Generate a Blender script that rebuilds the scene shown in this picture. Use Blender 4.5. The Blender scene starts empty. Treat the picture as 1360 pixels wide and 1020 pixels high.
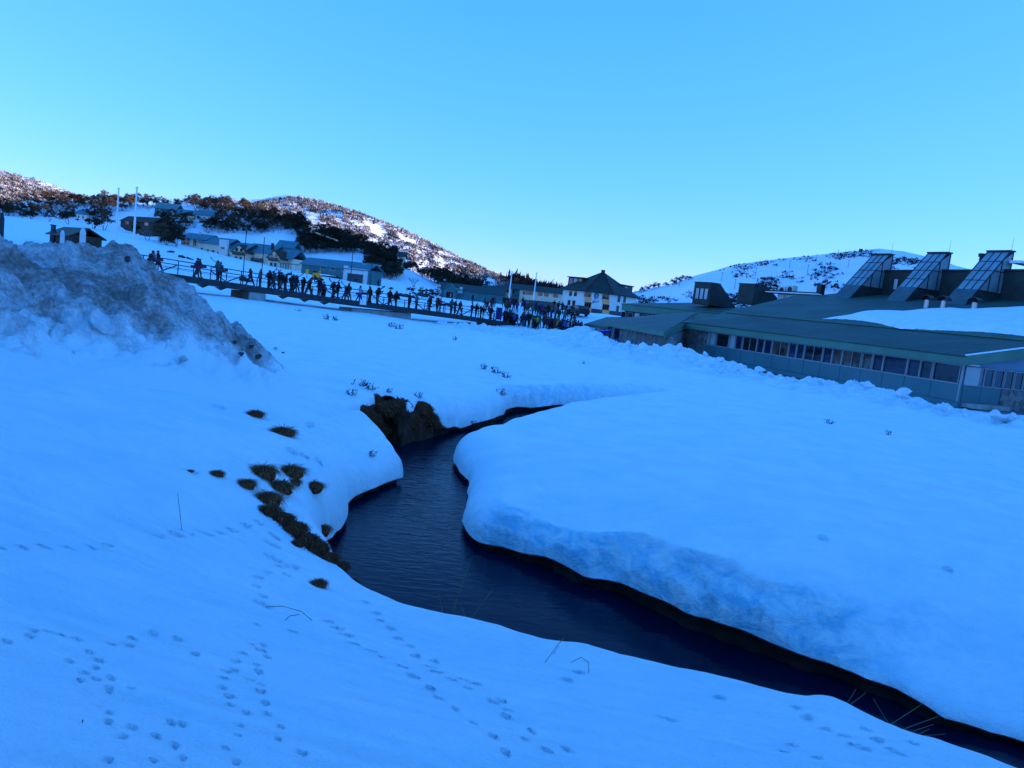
import bpy, bmesh, math, random
import numpy as np
from mathutils import Vector, Matrix

random.seed(7)
rng = np.random.default_rng(11)
R = math.radians
scene = bpy.context.scene
col = scene.collection

# ------------------------------------------------------------------ camera
FPX = 1000.0                     # focal length in pixels of the 1360 px wide photograph
PITCH = math.atan(0.1092)
ROLL = R(6.8)
CAM = np.array([0.0, 0.0, 4.2])
_F = np.array([0, math.cos(PITCH), -math.sin(PITCH)])
_R0 = np.array([1.0, 0, 0]); _U0 = np.array([0, math.sin(PITCH), math.cos(PITCH)])
_R = _R0*math.cos(ROLL) + _U0*math.sin(ROLL)
_U = -_R0*math.sin(ROLL) + _U0*math.cos(ROLL)
cd = bpy.data.cameras.new('camera'); cam = bpy.data.objects.new('camera', cd); col.objects.link(cam)
cd.sensor_width = 36; cd.lens = 36*FPX/1360; cd.clip_start = 0.1; cd.clip_end = 12000
cam.matrix_world = Matrix(((_R[0], _U[0], -_F[0], CAM[0]), (_R[1], _U[1], -_F[1], CAM[1]), (_R[2], _U[2], -_F[2], CAM[2]), (0, 0, 0, 1)))
scene.camera = cam

# ------------------------------------------------------------------ sky, sun, exposure
SUN_AZ = R(90); SUN_EL = R(8.0)       # azimuth from +Y towards +X: low sun off to the right
w = bpy.data.worlds.new('World'); scene.world = w; w.use_nodes = True
nt = w.node_tree; nt.nodes.clear()
sky = nt.nodes.new('ShaderNodeTexSky'); sky.sky_type = 'NISHITA'; sky.sun_disc = False
sky.sun_elevation = SUN_EL; sky.sun_rotation = SUN_AZ; sky.altitude = 1700; sky.air_density = 1.0; sky.dust_density = 0.0; sky.ozone_density = 5.5
sep = nt.nodes.new('ShaderNodeSeparateColor'); cmb = nt.nodes.new('ShaderNodeCombineColor')
for k, (ex_, gn) in enumerate(((1.0, 0.56), (0.5, 0.69), (0.3, 1.5))):         # the cool colour balance of the photograph's sky
    pw = nt.nodes.new('ShaderNodeMath'); pw.operation = 'POWER'; pw.inputs[1].default_value = ex_
    ml = nt.nodes.new('ShaderNodeMath'); ml.operation = 'MULTIPLY'; ml.inputs[1].default_value = gn
    nt.links.new(sep.outputs[k], pw.inputs[0]); nt.links.new(pw.outputs[0], ml.inputs[0]); nt.links.new(ml.outputs[0], cmb.inputs[k])
bg = nt.nodes.new('ShaderNodeBackground'); bg.inputs['Strength'].default_value = 0.15
wo = nt.nodes.new('ShaderNodeOutputWorld')
nt.links.new(sky.outputs[0], sep.inputs[0]); nt.links.new(cmb.outputs[0], bg.inputs[0]); nt.links.new(bg.outputs[0], wo.inputs[0])
sl = bpy.data.lights.new('sun', 'SUN'); sl.energy = 2.0; sl.angle = R(0.55); sl.color = (1.0, 0.82, 0.74)
so = bpy.data.objects.new('sun', sl); col.objects.link(so)
sdir = Vector((math.sin(SUN_AZ)*math.cos(SUN_EL), math.cos(SUN_AZ)*math.cos(SUN_EL), math.sin(SUN_EL)))
so.rotation_euler = sdir.to_track_quat('Z', 'Y').to_euler(); so.location = (500, 0, 200)
vs = scene.view_settings
vs.view_transform = 'Standard'; vs.look = 'None'; vs.gamma = 1.0; vs.use_curve_mapping = False
vs.exposure = 2.45
scene.render.engine = 'CYCLES'

# ------------------------------------------------------------------ survey helpers: a sight line met with a height or a distance
def ray(px, py):
    return _F + (px-680)/FPX*_R + (510-py)/FPX*_U
def on_z(px, py, z):
    d = ray(px, py); t = (z-CAM[2])/d[2]; return CAM + t*d
def at(px, py, depth):
    d = ray(px, py); return CAM + d*(depth/d[1])

# ------------------------------------------------------------------ noise (numpy)
_perm = rng.permutation(256); _perm = np.concatenate([_perm, _perm, _perm])
_gr = rng.normal(size=(256, 3)); _gr /= np.linalg.norm(_gr, axis=1)[:, None]
def perlin(x, y, z=None):
    x = np.asarray(x, float); y = np.asarray(y, float); z = np.zeros_like(x) if z is None else np.asarray(z, float)+0*x
    xi = np.floor(x).astype(int); yi = np.floor(y).astype(int); zi = np.floor(z).astype(int)
    xf = x-xi; yf = y-yi; zf = z-zi
    u = xf**3*(xf*(xf*6-15)+10); v = yf**3*(yf*(yf*6-15)+10); s = zf**3*(zf*(zf*6-15)+10)
    r = 0
    for a in (0, 1):
        for b in (0, 1):
            for c in (0, 1):
                g = _gr[_perm[_perm[_perm[(xi+a) & 255]+((yi+b) & 255)]+((zi+c) & 255)]]
                r = r + (g[..., 0]*(xf-a)+g[..., 1]*(yf-b)+g[..., 2]*(zf-c))*(u if a else 1-u)*(v if b else 1-v)*(s if c else 1-s)
    return r*1.5
def fbm(x, y, sc, octv=4, gain=0.5, z=0.0):
    r = 0; a = 1.0; f = 1.0/sc
    for i in range(octv):
        r = r + a*perlin(x*f+17.3*i, y*f-9.1*i, z+3.7*i); a *= gain; f *= 2.03
    return r
def cell(x, y, sc, seed=0):
    """distance to the nearest and second nearest jittered grid point (chunky lumps)"""
    x = x/sc; y = y/sc; xi = np.floor(x).astype(int); yi = np.floor(y).astype(int)
    d1 = np.full(x.shape, 9.0); d2 = np.full(x.shape, 9.0); hv = np.zeros(x.shape)
    for a in (-1, 0, 1):
        for b in (-1, 0, 1):
            h = _perm[_perm[(xi+a+seed) & 255]+((yi+b) & 255)]
            jx = xi+a+(_perm[h] / 255.0); jy = yi+b+(_perm[h+77] / 255.0)
            d = np.hypot(x-jx, y-jy)
            m = d < d1
            d2 = np.where(m, d1, np.minimum(d2, d)); hv = np.where(m, h/255.0, hv); d1 = np.where(m, d, d1)
    return d1, d2, hv
def sstep(a, b, x):
    t = np.clip((x-a)/(b-a), 0, 1); return t*t*(3-2*t)

# ------------------------------------------------------------------ materials
MAT = {}
def nodes_of(name):
    m = bpy.data.materials.new(name); m.use_nodes = True; t = m.node_tree
    MAT[name] = m
    return m, t, t.nodes['Principled BSDF']
def plain(name, c, rough=0.8, var=0.25, scale=6.0, bump=0.0, bscale=30, metal=0.0, spec=0.3, coord='Object'):
    """a colour broken up by two octaves of noise, with fine relief"""
    m, t, b = nodes_of(name)
    tc = t.nodes.new('ShaderNodeTexCoord'); n = t.nodes.new('ShaderNodeTexNoise'); n.inputs['Scale'].default_value = scale; n.inputs['Detail'].default_value = 6
    t.links.new(tc.outputs[coord], n.inputs['Vector'])
    r = t.nodes.new('ShaderNodeValToRGB'); lo = [max(0, v*(1-var)) for v in c]; hi = [min(1, v*(1+var)) for v in c]
    r.color_ramp.elements[0].position = 0.3; r.color_ramp.elements[1].position = 0.7
    r.color_ramp.elements[0].color = (*lo, 1); r.color_ramp.elements[1].color = (*hi, 1)
    t.links.new(n.outputs[0], r.inputs[0]); t.links.new(r.outputs[0], b.inputs['Base Color'])
    b.inputs['Roughness'].default_value = rough; b.inputs['Metallic'].default_value = metal; b.inputs['Specular IOR Level'].default_value = spec
    if bump:
        n2 = t.nodes.new('ShaderNodeTexNoise'); n2.inputs['Scale'].default_value = bscale; n2.inputs['Detail'].default_value = 4
        t.links.new(tc.outputs[coord], n2.inputs['Vector'])
        bp = t.nodes.new('ShaderNodeBump'); bp.inputs['Strength'].default_value = bump; bp.inputs['Distance'].default_value = 0.02
        t.links.new(n2.outputs[0], bp.inputs['Height']); t.links.new(bp.outputs[0], b.inputs['Normal'])
    return m

def snow_material(name, c0, c1, bump=0.5, dist=0.03, ice=False):
    m, t, b = nodes_of(name)
    tc = t.nodes.new('ShaderNodeTexCoord')
    def noise(sc, det, rough=.6, vec=None, dist_=0.0):
        n = t.nodes.new('ShaderNodeTexNoise'); n.inputs['Scale'].default_value = sc; n.inputs['Detail'].default_value = det; n.inputs['Roughness'].default_value = rough; n.inputs['Distortion'].default_value = dist_
        t.links.new(vec or tc.outputs['Object'], n.inputs['Vector']); return n.outputs[0]
    def mth(op, a, c):
        q = t.nodes.new('ShaderNodeMath'); q.operation = op
        for k, v in enumerate((a, c)):
            if isinstance(v, (int, float)): q.inputs[k].default_value = v
            else: t.links.new(v, q.inputs[k])
        return q.outputs[0]
    def ramp(f, p0, a, p1, c):
        r = t.nodes.new('ShaderNodeValToRGB'); r.color_ramp.elements[0].color = (*a, 1); r.color_ramp.elements[1].color = (*c, 1); r.color_ramp.elements[0].position = p0; r.color_ramp.elements[1].position = p1
        t.links.new(f, r.inputs[0]); return r.outputs[0]
    mp = t.nodes.new('ShaderNodeMapping'); mp.inputs['Scale'].default_value = (.8, 2.4, 1.0); mp.inputs['Rotation'].default_value = (0, 0, R(12)); t.links.new(tc.outputs['Object'], mp.inputs['Vector'])
    colr = ramp(noise(.9, 9, .68), .36, c0, .62, c1)
    crust = noise(2.6, 10, .66, mp.outputs[0], .3); grain = noise(45, 4, .7); pits = noise(9, 5, .6)
    h = mth('ADD', mth('MULTIPLY', crust, 1.0), mth('ADD', mth('MULTIPLY', grain, .22), mth('MULTIPLY', pits, .34)))
    if ice:
        at_ = t.nodes.new('ShaderNodeAttribute'); at_.attribute_name = 'ice'
        mp2 = t.nodes.new('ShaderNodeMapping'); mp2.inputs['Scale'].default_value = (1.6, 1.6, 2.6); t.links.new(tc.outputs['Object'], mp2.inputs['Vector'])
        lay = noise(1.7, 9, .68, mp2.outputs[0], .5); icec = ramp(lay, .38, (.24, .66, .84), .60, (.80, .97, .98))
        mx_ = t.nodes.new('ShaderNodeMix'); mx_.data_type = 'RGBA'; t.links.new(at_.outputs['Fac'], mx_.inputs[0]); t.links.new(colr, mx_.inputs[6]); t.links.new(icec, mx_.inputs[7]); colr = mx_.outputs[2]
        h = mth('ADD', h, mth('MULTIPLY', mth('MULTIPLY', lay, at_.outputs['Fac']), 1.5))
    t.links.new(colr, b.inputs['Base Color']); b.inputs['Roughness'].default_value = .6; b.inputs['Specular IOR Level'].default_value = .3
    bp = t.nodes.new('ShaderNodeBump'); bp.inputs['Strength'].default_value = bump; bp.inputs['Distance'].default_value = dist
    t.links.new(h, bp.inputs['Height']); t.links.new(bp.outputs[0], b.inputs['Normal'])
    return m
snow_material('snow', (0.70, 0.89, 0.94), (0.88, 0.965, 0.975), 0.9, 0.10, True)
snow_material('far_snow', (0.80, 0.85, 0.90), (0.88, 0.91, 0.94), 0.3, 0.3)
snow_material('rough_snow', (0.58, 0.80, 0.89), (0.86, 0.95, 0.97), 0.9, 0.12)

# ------------------------------------------------------------------ mesh helpers
def link(o, parent=None):
    col.objects.link(o)
    if parent is not None: o.parent = parent
    return o
def tag(o, label=None, cat=None, group=None, kind=None):
    if label: o['label'] = label
    if cat: o['category'] = cat
    if group: o['group'] = group
    if kind: o['kind'] = kind
    return o
def empty(name, loc=(0, 0, 0), rz=0.0, label=None, cat=None, group=None):
    o = bpy.data.objects.new(name, None); col.objects.link(o); o.location = tuple(float(v) for v in loc); o.rotation_euler = (0, 0, rz)
    o.empty_display_size = 0.2
    return tag(o, label, cat, group)
def np_mesh(name, V, Q, mat, smooth=True):
    """mesh from numpy vertices and quads (or tris)"""
    me = bpy.data.meshes.new(name); V = np.asarray(V, np.float32); Q = np.asarray(Q, np.int32); k = Q.shape[1]
    me.vertices.add(len(V)); me.vertices.foreach_set('co', V.ravel())
    me.loops.add(Q.size); me.loops.foreach_set('vertex_index', Q.ravel())
    me.polygons.add(len(Q)); me.polygons.foreach_set('loop_start', np.arange(0, Q.size, k, dtype=np.int32))
    if smooth: me.polygons.foreach_set('use_smooth', np.ones(len(Q), bool))
    me.update(calc_edges=True); me.validate()
    if mat: me.materials.append(MAT[mat] if isinstance(mat, str) else mat)
    return me
class MB:
    """collects boxes, prisms and tubes; build() links them as one mesh object"""
    def __init__(s): s.v = []; s.f = []; s.m = []
    def _add(s, vs_, fs, mi=0):
        b = len(s.v); s.v += [tuple(float(c) for c in v) for v in vs_]; s.f += [tuple(b+i for i in f) for f in fs]; s.m += [mi]*len(fs)
        return s
    def box(s, x0, x1, y0, y1, z0, z1, mi=0):
        return s._add([(x0,y0,z0),(x1,y0,z0),(x1,y1,z0),(x0,y1,z0),(x0,y0,z1),(x1,y0,z1),(x1,y1,z1),(x0,y1,z1)],
                      [(0,3,2,1),(4,5,6,7),(0,1,5,4),(1,2,6,5),(2,3,7,6),(3,0,4,7)], mi)
    def hexa(s, p, mi=0):
        return s._add(p, [(0,3,2,1),(4,5,6,7),(0,1,5,4),(1,2,6,5),(2,3,7,6),(3,0,4,7)], mi)
    def prism(s, poly, a, b, fn, mi=0):
        """2-D polygon extruded between a and b; fn(p, q, t) gives the 3-D point"""
        n = len(poly); P = [fn(p, q, a) for p, q in poly]+[fn(p, q, b) for p, q in poly]
        return s._add(P, [tuple(range(n-1, -1, -1)), tuple(range(n, 2*n))]+[(i, (i+1) % n, n+(i+1) % n, n+i) for i in range(n)], mi)
    def slab(s, quad, th, mi=0):
        q = [Vector(v) for v in quad]; n = (q[1]-q[0]).cross(q[3]-q[0]).normalized()*th
        return s.hexa([tuple(v-n) for v in q]+[tuple(v) for v in q], mi)
    def tube(s, p0, p1, r0, r1=None, n=8, mi=0):
        r1 = r0 if r1 is None else r1
        p0 = Vector(p0); p1 = Vector(p1); d = (p1-p0).normalized()
        a = d.orthogonal().normalized(); b = d.cross(a)
        V = [p0+(a*math.cos(2*math.pi*i/n)+b*math.sin(2*math.pi*i/n))*r0 for i in range(n)]+[p1+(a*math.cos(2*math.pi*i/n)+b*math.sin(2*math.pi*i/n))*r1 for i in range(n)]
        return s._add(V, [tuple(range(n-1, -1, -1)), tuple(range(n, 2*n))]+[(i, (i+1) % n, n+(i+1) % n, n+i) for i in range(n)], mi)
    def bar(s, p0, p1, wx, wz, mi=0):
        p0 = Vector(p0); p1 = Vector(p1); d = (p1-p0).normalized(); u = Vector((0, 0, 1))
        a = d.cross(u); a = a.normalized() if a.length > 1e-4 else Vector((1, 0, 0)); b = a.cross(d)
        q = [-a*wx/2-b*wz/2, a*wx/2-b*wz/2, a*wx/2+b*wz/2, -a*wx/2+b*wz/2]
        return s.hexa([p0+v for v in q]+[p1+v for v in q], mi)
    def mesh(s, name, mats, smooth=False):
        me = bpy.data.meshes.new(name); me.from_pydata(s.v, [], s.f)
        for m in ([mats] if isinstance(mats, str) else mats): me.materials.append(MAT[m])
        for p, mi in zip(me.polygons, s.m): p.material_index = mi; p.use_smooth = smooth
        bm = bmesh.new(); bm.from_mesh(me); bmesh.ops.recalc_face_normals(bm, faces=bm.faces); bm.to_mesh(me); bm.free()
        me.update(); return me
    def build(s, name, mats, parent=None, smooth=False):
        return link(bpy.data.objects.new(name, s.mesh(name, mats, smooth)), parent)
def copy_tree(o, parent=None):
    c = o.copy(); col.objects.link(c); c.parent = parent
    for ch in list(o.children): copy_tree(ch, c)
    return c

# ================================================================== THE GROUND
APEX = np.array([0.0, -4.0])            # the ground sheet is finest around the spot where one stands
def uv_of(x, y):
    return np.arctan2(x-APEX[0], y-APEX[1]), np.log(np.hypot(x-APEX[0], y-APEX[1])+1e-6)
CP = []
def cz(px, py, z): p = on_z(px, py, z); CP.append((p[0], p[1], z))
def cdp(px, py, d): p = at(px, py, d); CP.append(tuple(p))
def cw(x, y, z): CP.append((x, y, z))
for a in [(0,1020,2.65),(340,1020,2.45),(680,1020,2.1),(1000,1020,1.7),(1330,1019,1.3),(1204,965,1.02),(1092,915,1.02),(960,893,1.02),(806,854,1.02),(685,835,1.02),(600,811,1.02),(500,793,1.02),
          (400,760,1.35),(200,760,2.0),(0,760,2.4),(200,900,2.35),(0,900,2.55),(400,900,2.15),(600,900,1.75),(800,950,1.7),(0,640,2.25),(200,640,1.9),(330,600,1.6),(250,560,1.75),
          (100,560,2.1),(0,520,2.3),(420,600,1.3),(400,520,1.4),(460,560,1.1),(250,500,1.7),(350,480,1.4),(100,490,2.05),(0,480,2.25),(520,620,.6),(440,690,.75),(380,660,1.25),(450,450,1.15),
          (300,440,1.25),(600,470,1.1),(600,520,1.05),(540,500,1.15),(800,500,1.0),(1000,520,.9),(1200,590,.9),(1360,620,.9),(750,600,1.0),(720,570,.75),(800,550,.8),(900,560,1.0),(1100,650,1.15),(1300,700,1.15),(900,660,1.15),
          (1100,780,.95),(1300,800,.95),(650,640,.8),(1250,900,.5),(700,690,.75),(737,702,.6),(806,705,.8),(870,713,.95),(1000,757,.98),(1100,825,.6),(1150,868,.5),(1360,890,.6)]: cz(*a)
for a in [(350,398,80),(500,418,88),(640,436,98),(700,432,108),(300,372,120),(440,385,150),(600,400,175),(250,345,200),(520,385,200),(700,409,125),(760,420,115),(120,320,150),(0,305,160),
          (240,326,250),(385,358,250),(440,368,215),(100,300,300),(0,288,300),(560,385,280),(650,400,230),(740,408,230),(840,424,220)]: cdp(*a)
for a in [(0,-2.6,2.7),(-6,-2,2.95),(6,-2,2.3),(-15,3,2.8),(15,3,1.2),(-30,15,2.6),(25,10,1.0),(45,25,.9),(-60,50,2.5),(32,55,.5),(20,82,.6),(70,60,.5),(120,120,1.5),(60,150,2.5),(-110,120,6),
          (-250,250,12),(250,250,4),(0,600,6),(-600,600,10),(600,600,8),(0,2500,5),(-2500,2500,5),(2500,2500,5),(-3000,200,8),(3000,200,5),(150,-2,1.0),(-150,-2,5.0)]: cw(*a)
CP = np.array(CP)
def _tps(): 
    u, v = uv_of(CP[:, 0], CP[:, 1]); n = len(u)
    d = np.hypot(u[:, None]-u[None], v[:, None]-v[None]); K = np.where(d > 0, d*d*np.log(d+1e-12), 0)+np.eye(n)*1e-3
    P = np.stack([np.ones(n), u, v], 1); A = np.zeros((n+3, n+3)); A[:n, :n] = K; A[:n, n:] = P; A[n:, :n] = P.T
    return u, v, np.linalg.solve(A, np.concatenate([CP[:, 2], [0, 0, 0]]))
_tu, _tv, _tw = _tps()
def base_z(x, y):
    x = np.atleast_1d(np.asarray(x, float)); y = np.atleast_1d(np.asarray(y, float)); u, v = uv_of(x, y)
    r = _tw[-3]+_tw[-2]*u+_tw[-1]*v
    for i in range(len(_tu)):
        d2 = (u-_tu[i])**2+(v-_tv[i])**2
        r = r+_tw[i]*0.5*d2*np.log(d2+1e-12)
    return r

# ---- the creek: px, py of the snow lip, its height, lip height above water, bank width, cliff amount
LEFT = [(880,534.5,.3,.2,.7,0),(850,533,.3,.2,.7,.3),(800,534,.25,.2,.6,.5),(757,536,.2,.18,.5,.7),(708,540,.2,.16,.45,.8),(680,543,.15,.2,.4,.6),(664,557,.15,.22,.4,.3),
        (640,563,.15,.25,.4,.2),(612,567,.15,.12,.6,.2),(590,566,.3,.3,.5,.3),(581,558,.5,.55,.3,.2),(572,543,.85,.85,.2,0),(558,531,1.0,.95,.2,0),(549,546,.85,.85,.2,0),(540,550,.8,.8,.2,0),(535,539,.95,.9,.2,0),(516,529,1.0,.95,.2,0),(502,532,1.0,.95,.2,0),(488,541,1.0,.95,.2,0),(472,552,.95,.9,.2,0),(458,559,.9,.85,.2,0),(468,567,.75,.7,.25,0),(484,579,.55,.5,.3,0),(497,593,.35,.35,.4,0),(515,604,.35,.25,.4,0),(532,620,.3,.16,.4,0),(538,629,.2,.14,.4,0),(521,638,.12,.12,.5,0),(488,652,.12,.12,.6,0),(461,664,.12,.12,.6,0),(461,680,.12,.12,.6,0),
        (456,696,.12,.12,.55,0),(440,716,.12,.14,.5,0),(428,724,.15,.2,.4,0),(424,738,.35,.35,.35,0),(440,757,.55,.5,.3,0),(482,789,.85,.7,.3,0),(532,793,.95,.75,.35,0),(600,811,1.0,.8,.35,0),(685,835,1.0,.8,.35,0),
        (747,844,1.0,.8,.35,0),(806,854,1.0,.8,.35,0),(870,872,1.0,.8,.35,0),(950,889,1.0,.8,.35,0),(1030,911,1.0,.8,.35,0),(1092,915,1.0,.8,.35,0),(1128,927,1.0,.8,.35,0),(1204,965,1.0,.8,.35,0),
        (1272,996,1.0,.8,.35,0),(1360,1032,1.0,.8,.35,0),(1480,1085,1.0,.8,.35,0)]
RIGHT = [(882,535.5,.3,.2,.7,0),(850,538,.35,.2,.7,0),(800,540,.45,.25,.6,0),(757,545,.45,.22,.6,0),(700,558,.4,.2,.7,0),(660,570,.4,.18,.8,0),(625,584,.35,.15,.9,0),(608,594,.3,.12,.9,0),(605,606,.2,.12,.9,0),(612,626,.12,.1,.9,0),
         (624,645,.1,.1,.9,0),(618,670,.1,.1,.8,0),(613,690,.1,.1,.7,0),(620,708,.1,.1,.6,.2),(634,720,.1,.12,.5,.5),(660,726,.13,.14,.45,.9),(688,732,.16,.16,.42,1),(726,742,.18,.2,.42,1),(776,763,.2,.2,.42,1),
         (806,767,.22,.22,.42,1),(850,786,.24,.24,.42,1),(888,801,.26,.26,.42,1),(906,811,.26,.26,.42,1),(953,828,.26,.26,.42,1),(1000,842,.26,.26,.42,1),(1045,858,.24,.24,.48,1),(1092,876,.22,.22,.58,.95),(1120,888,.2,.2,.7,.85),(1148,899,.2,.2,.85,.65),(1170,909,.18,.18,1.0,.45),(1192,918,.18,.18,1.15,.25),(1233,940,.15,.15,1.45,.05),(1254,954,.12,.12,1.6,0),(1300,968,.1,.12,1.9,0),(1360,988,.1,.12,2.2,0),(1480,1025,.1,.12,2.4,0)]
def world_side(S):
    return np.array([[*on_z(a[0], a[1], a[2])[:2], a[3], a[4], a[5]] for a in S])
def catmull(P, k):
    out = []
    for i in range(len(P)-1):
        p0 = P[max(i-1, 0)]; p1 = P[i]; p2 = P[i+1]; p3 = P[min(i+2, len(P)-1)]
        for j in range(k):
            t = j/k; c = 0.5*((2*p1)+(-p0+p2)*t+(2*p0-5*p1+4*p2-p3)*t*t+(-p0+3*p1-3*p2+p3)*t**3)
            l = p1+(p2-p1)*t; c[2:] = l[2:]; out.append(c*0.85+l*0.15)
    out.append(P[-1]); return np.array(out)
LW = catmull(world_side(LEFT), 3); RW = catmull(world_side(RIGHT), 3)
# the creek runs on out of sight at both ends
LW = np.vstack([LW, [[8.5, 2.2, .8, .4, 0], [16, -.5, .8, .4, 0], [40, -8, .8, .4, 0]]])
RW = np.vstack([RW, [[11, 5.2, .12, 2.4, 0], [18, 3.0, .12, 2.4, 0], [42, -4, .12, 2.4, 0]]])
for S in (LW, RW):                       # small irregularities of the lip
    a_, b_ = S[:, 0].copy(), S[:, 1].copy(); S[:, 0] += 0.10*fbm(a_, b_, .8, 3); S[:, 1] += 0.10*fbm(a_+40, b_, .8, 3)
    S[:, 2] *= 1+0.35*perlin(S[:, 0]*1.3, S[:, 1]*1.3+20)
POLY = np.vstack([LW, RW[::-1]])         # closed ring
def creek_sd(x, y):
    """signed distance to the creek outline (negative over water), nearest point, lip data"""
    full = x; ok = np.zeros(x.shape, bool)
    for S in (LW, RW):
        for q in S[::3]: ok |= (np.abs(x-q[0]) < 4.2) & (np.abs(y-q[1]) < 4.2)
    if not ok.all():
        s_ = np.full(x.shape, 9.0); bx = x.copy(); by = y.copy(); dat = np.zeros(x.shape+(3,)); dat[..., 1] = .5
        if ok.any(): a_, b_, c_, d_ = creek_sd(x[ok], y[ok]); s_[ok] = a_; bx[ok] = b_; by[ok] = c_; dat[ok] = d_
        return s_, bx, by, dat
    n = len(POLY); best = np.full(x.shape, 1e9); bx = np.zeros(x.shape); by = np.zeros(x.shape); dat = np.zeros(x.shape+(3,)); inside = np.zeros(x.shape, bool); wsum = np.zeros(x.shape)
    for i in range(n):
        a = POLY[i]; b = POLY[(i+1) % n]; dx, dy = b[0]-a[0], b[1]-a[1]
        t = np.clip(((x-a[0])*dx+(y-a[1])*dy)/(dx*dx+dy*dy+1e-12), 0, 1)
        qx = a[0]+t*dx; qy = a[1]+t*dy; d = (x-qx)**2+(y-qy)**2; m = d < best
        best = np.where(m, d, best); bx = np.where(m, qx, bx); by = np.where(m, qy, by)
        wt = np.hypot(dx, dy)/(d+.012)**2; wsum += wt; dat += wt[..., None]*(a[2:]+t[..., None]*(b[2:]-a[2:]))
        c = (a[1] > y) != (b[1] > y)
        if dy != 0: inside ^= c & (x < (b[0]-a[0])*(y-a[1])/(dy)+a[0])
    s = np.sqrt(best); return np.where(inside, -s, s), bx, by, dat/wsum[..., None]

# ---- small animals' tracks and other dents (px, py, length m, width m)
TR = []
def trk(ox, oy, sc, pts, L=.13, W=.075): TR.extend([(ox+a/sc, oy+b/sc, L, W, c) for a, b, c in pts])
trk(0,720,3.4,[(100,30,0),(200,22,0),(305,24,0),(405,16,0),(490,8,20),(5,33,0)], .16, .06)
trk(0,720,3.4,[(150,408,10),(215,410,10),(260,424,0),(135,432,10),(30,452,10),(350,445,-30),(400,508,-20),(445,548,-30),(310,548,-30),(425,578,-30),(500,622,-30),(365,600,-30),(430,632,-30),(490,672,0),
   (510,712,60),(437,748,0),(490,788,0),(485,832,0),(595,860,-20),(550,898,10),(700,906,0),(785,940,-20),(820,985,-20),(820,855,40),(770,845,0),(720,815,-20),(500,460,-20),(580,458,0),(800,438,0),(880,500,-25),
   (600,425,0),(690,408,0),(360,640,-20),(380,600,-30),(590,675,-20),(510,740,0),(690,995,0),(490,990,0)])
trk(0,720,3.4,[(1130,462,20),(1188,462,0),(1178,494,30),(1207,524,30),(1095,508,20),(1065,545,20),(1160,562,30),(1168,590,50),(1022,586,20),(1055,578,20),(1008,630,20),(1126,628,80),(1178,652,-20),(1000,675,10),
   (1176,695,60),(1035,712,25),(1198,744,-20),(1036,752,10),(1205,790,-50),(1112,785,30),(1080,842,0),(1266,845,-50),(1072,895,0),(1255,905,-50),(1020,952,0),(1350,962,-30),(1065,1005,60),
   (1215,58,0),(1250,76,0),(1285,95,-10),(1255,100,0),(1330,108,0),(1210,130,10),(1165,148,0),(1160,185,60),(1187,228,20),(1168,250,0),(1210,268,0),(1162,355,10),(1322,384,0),(1295,140,0)], .12, .08)
trk(400,720,3.4,[(125,333,-10),(168,368,-20),(203,395,-40),(240,428,-25),(318,463,-25),(375,512,-25),(460,558,-25),(507,610,-30),(585,658,-50),(620,710,-30),(697,762,-60),(775,822,-25),(868,890,-35),(922,978,-35),
   (340,298,-40),(360,328,-40),(408,360,-60),(440,400,-25),(495,436,-25),(522,478,-25),(585,533,-40),(610,575,-25),(684,618,-40),(750,662,-20),(865,720,-35),(902,717,-15),(928,795,-35),(1040,868,-40),(1010,902,-25),
   (1110,955,-30),(1200,950,-10),(735,612,-20),(785,632,-10),(10,970,-50),(290,250,-20),(925,762,-10),(605,500,-10)], .15, .075)
trk(960,720,3.4,[(333,735,-40),(388,777,-40),(470,825,-25),(550,858,-25),(650,830,-20),(760,930,-20),(1005,203,0),(432,100,0),(310,915,0),(640,940,-20),(860,900,-20),(270,955,0),(420,990,0),(700,880,-25),(590,915,-20),(800,960,-20)], .16, .09)
trk(600,660,3.4,[(1210,888,-10),(990,1000,-30),(955,990,-60),(525,795,10),(575,770,-5)], .16, .09)
trk(200,520,3.4,[(110,655,0),(160,640,0),(245,640,0),(305,630,10),(370,622,10),(428,606,15),(25,658,0),(485,600,10),(180,362,0),(640,280,-20),(690,290,-20),(560,660,-30),(545,690,-30),(760,328,0),(720,135,0),(300,68,0)], .16, .07)
BIGD = [(158,690,.55,.22,.05),(185,940,.4,.2,.035),(55,665,.5,.3,.03),(1100,560,.5,.2,.05)]      # melt hollows
TRW = []
for px, py, L, W, ang in TR:
    z = float(base_z(*on_z(px, py, 1.8)[:2])[0])
    for _ in range(3): p = on_z(px, py, z); z = float(base_z(p[0], p[1])[0])
    q = on_z(px+3*math.cos(R(ang)), py-3*math.sin(R(ang)), z); TRW.append((p[0], p[1], math.atan2(q[1]-p[1], q[0]-p[0]), (LL := .0145*max(2.4, p[1])*L/.13*random.uniform(.8, 1.1)), LL*W/L*1.05, LL*random.uniform(.65, .95)))
for px, py, L, W, D in BIGD:
    z = 1.8
    for _ in range(4): p = on_z(px, py, z); z = float(base_z(p[0], p[1])[0])
    TRW.append((p[0], p[1], 0, L, W, D))

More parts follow.
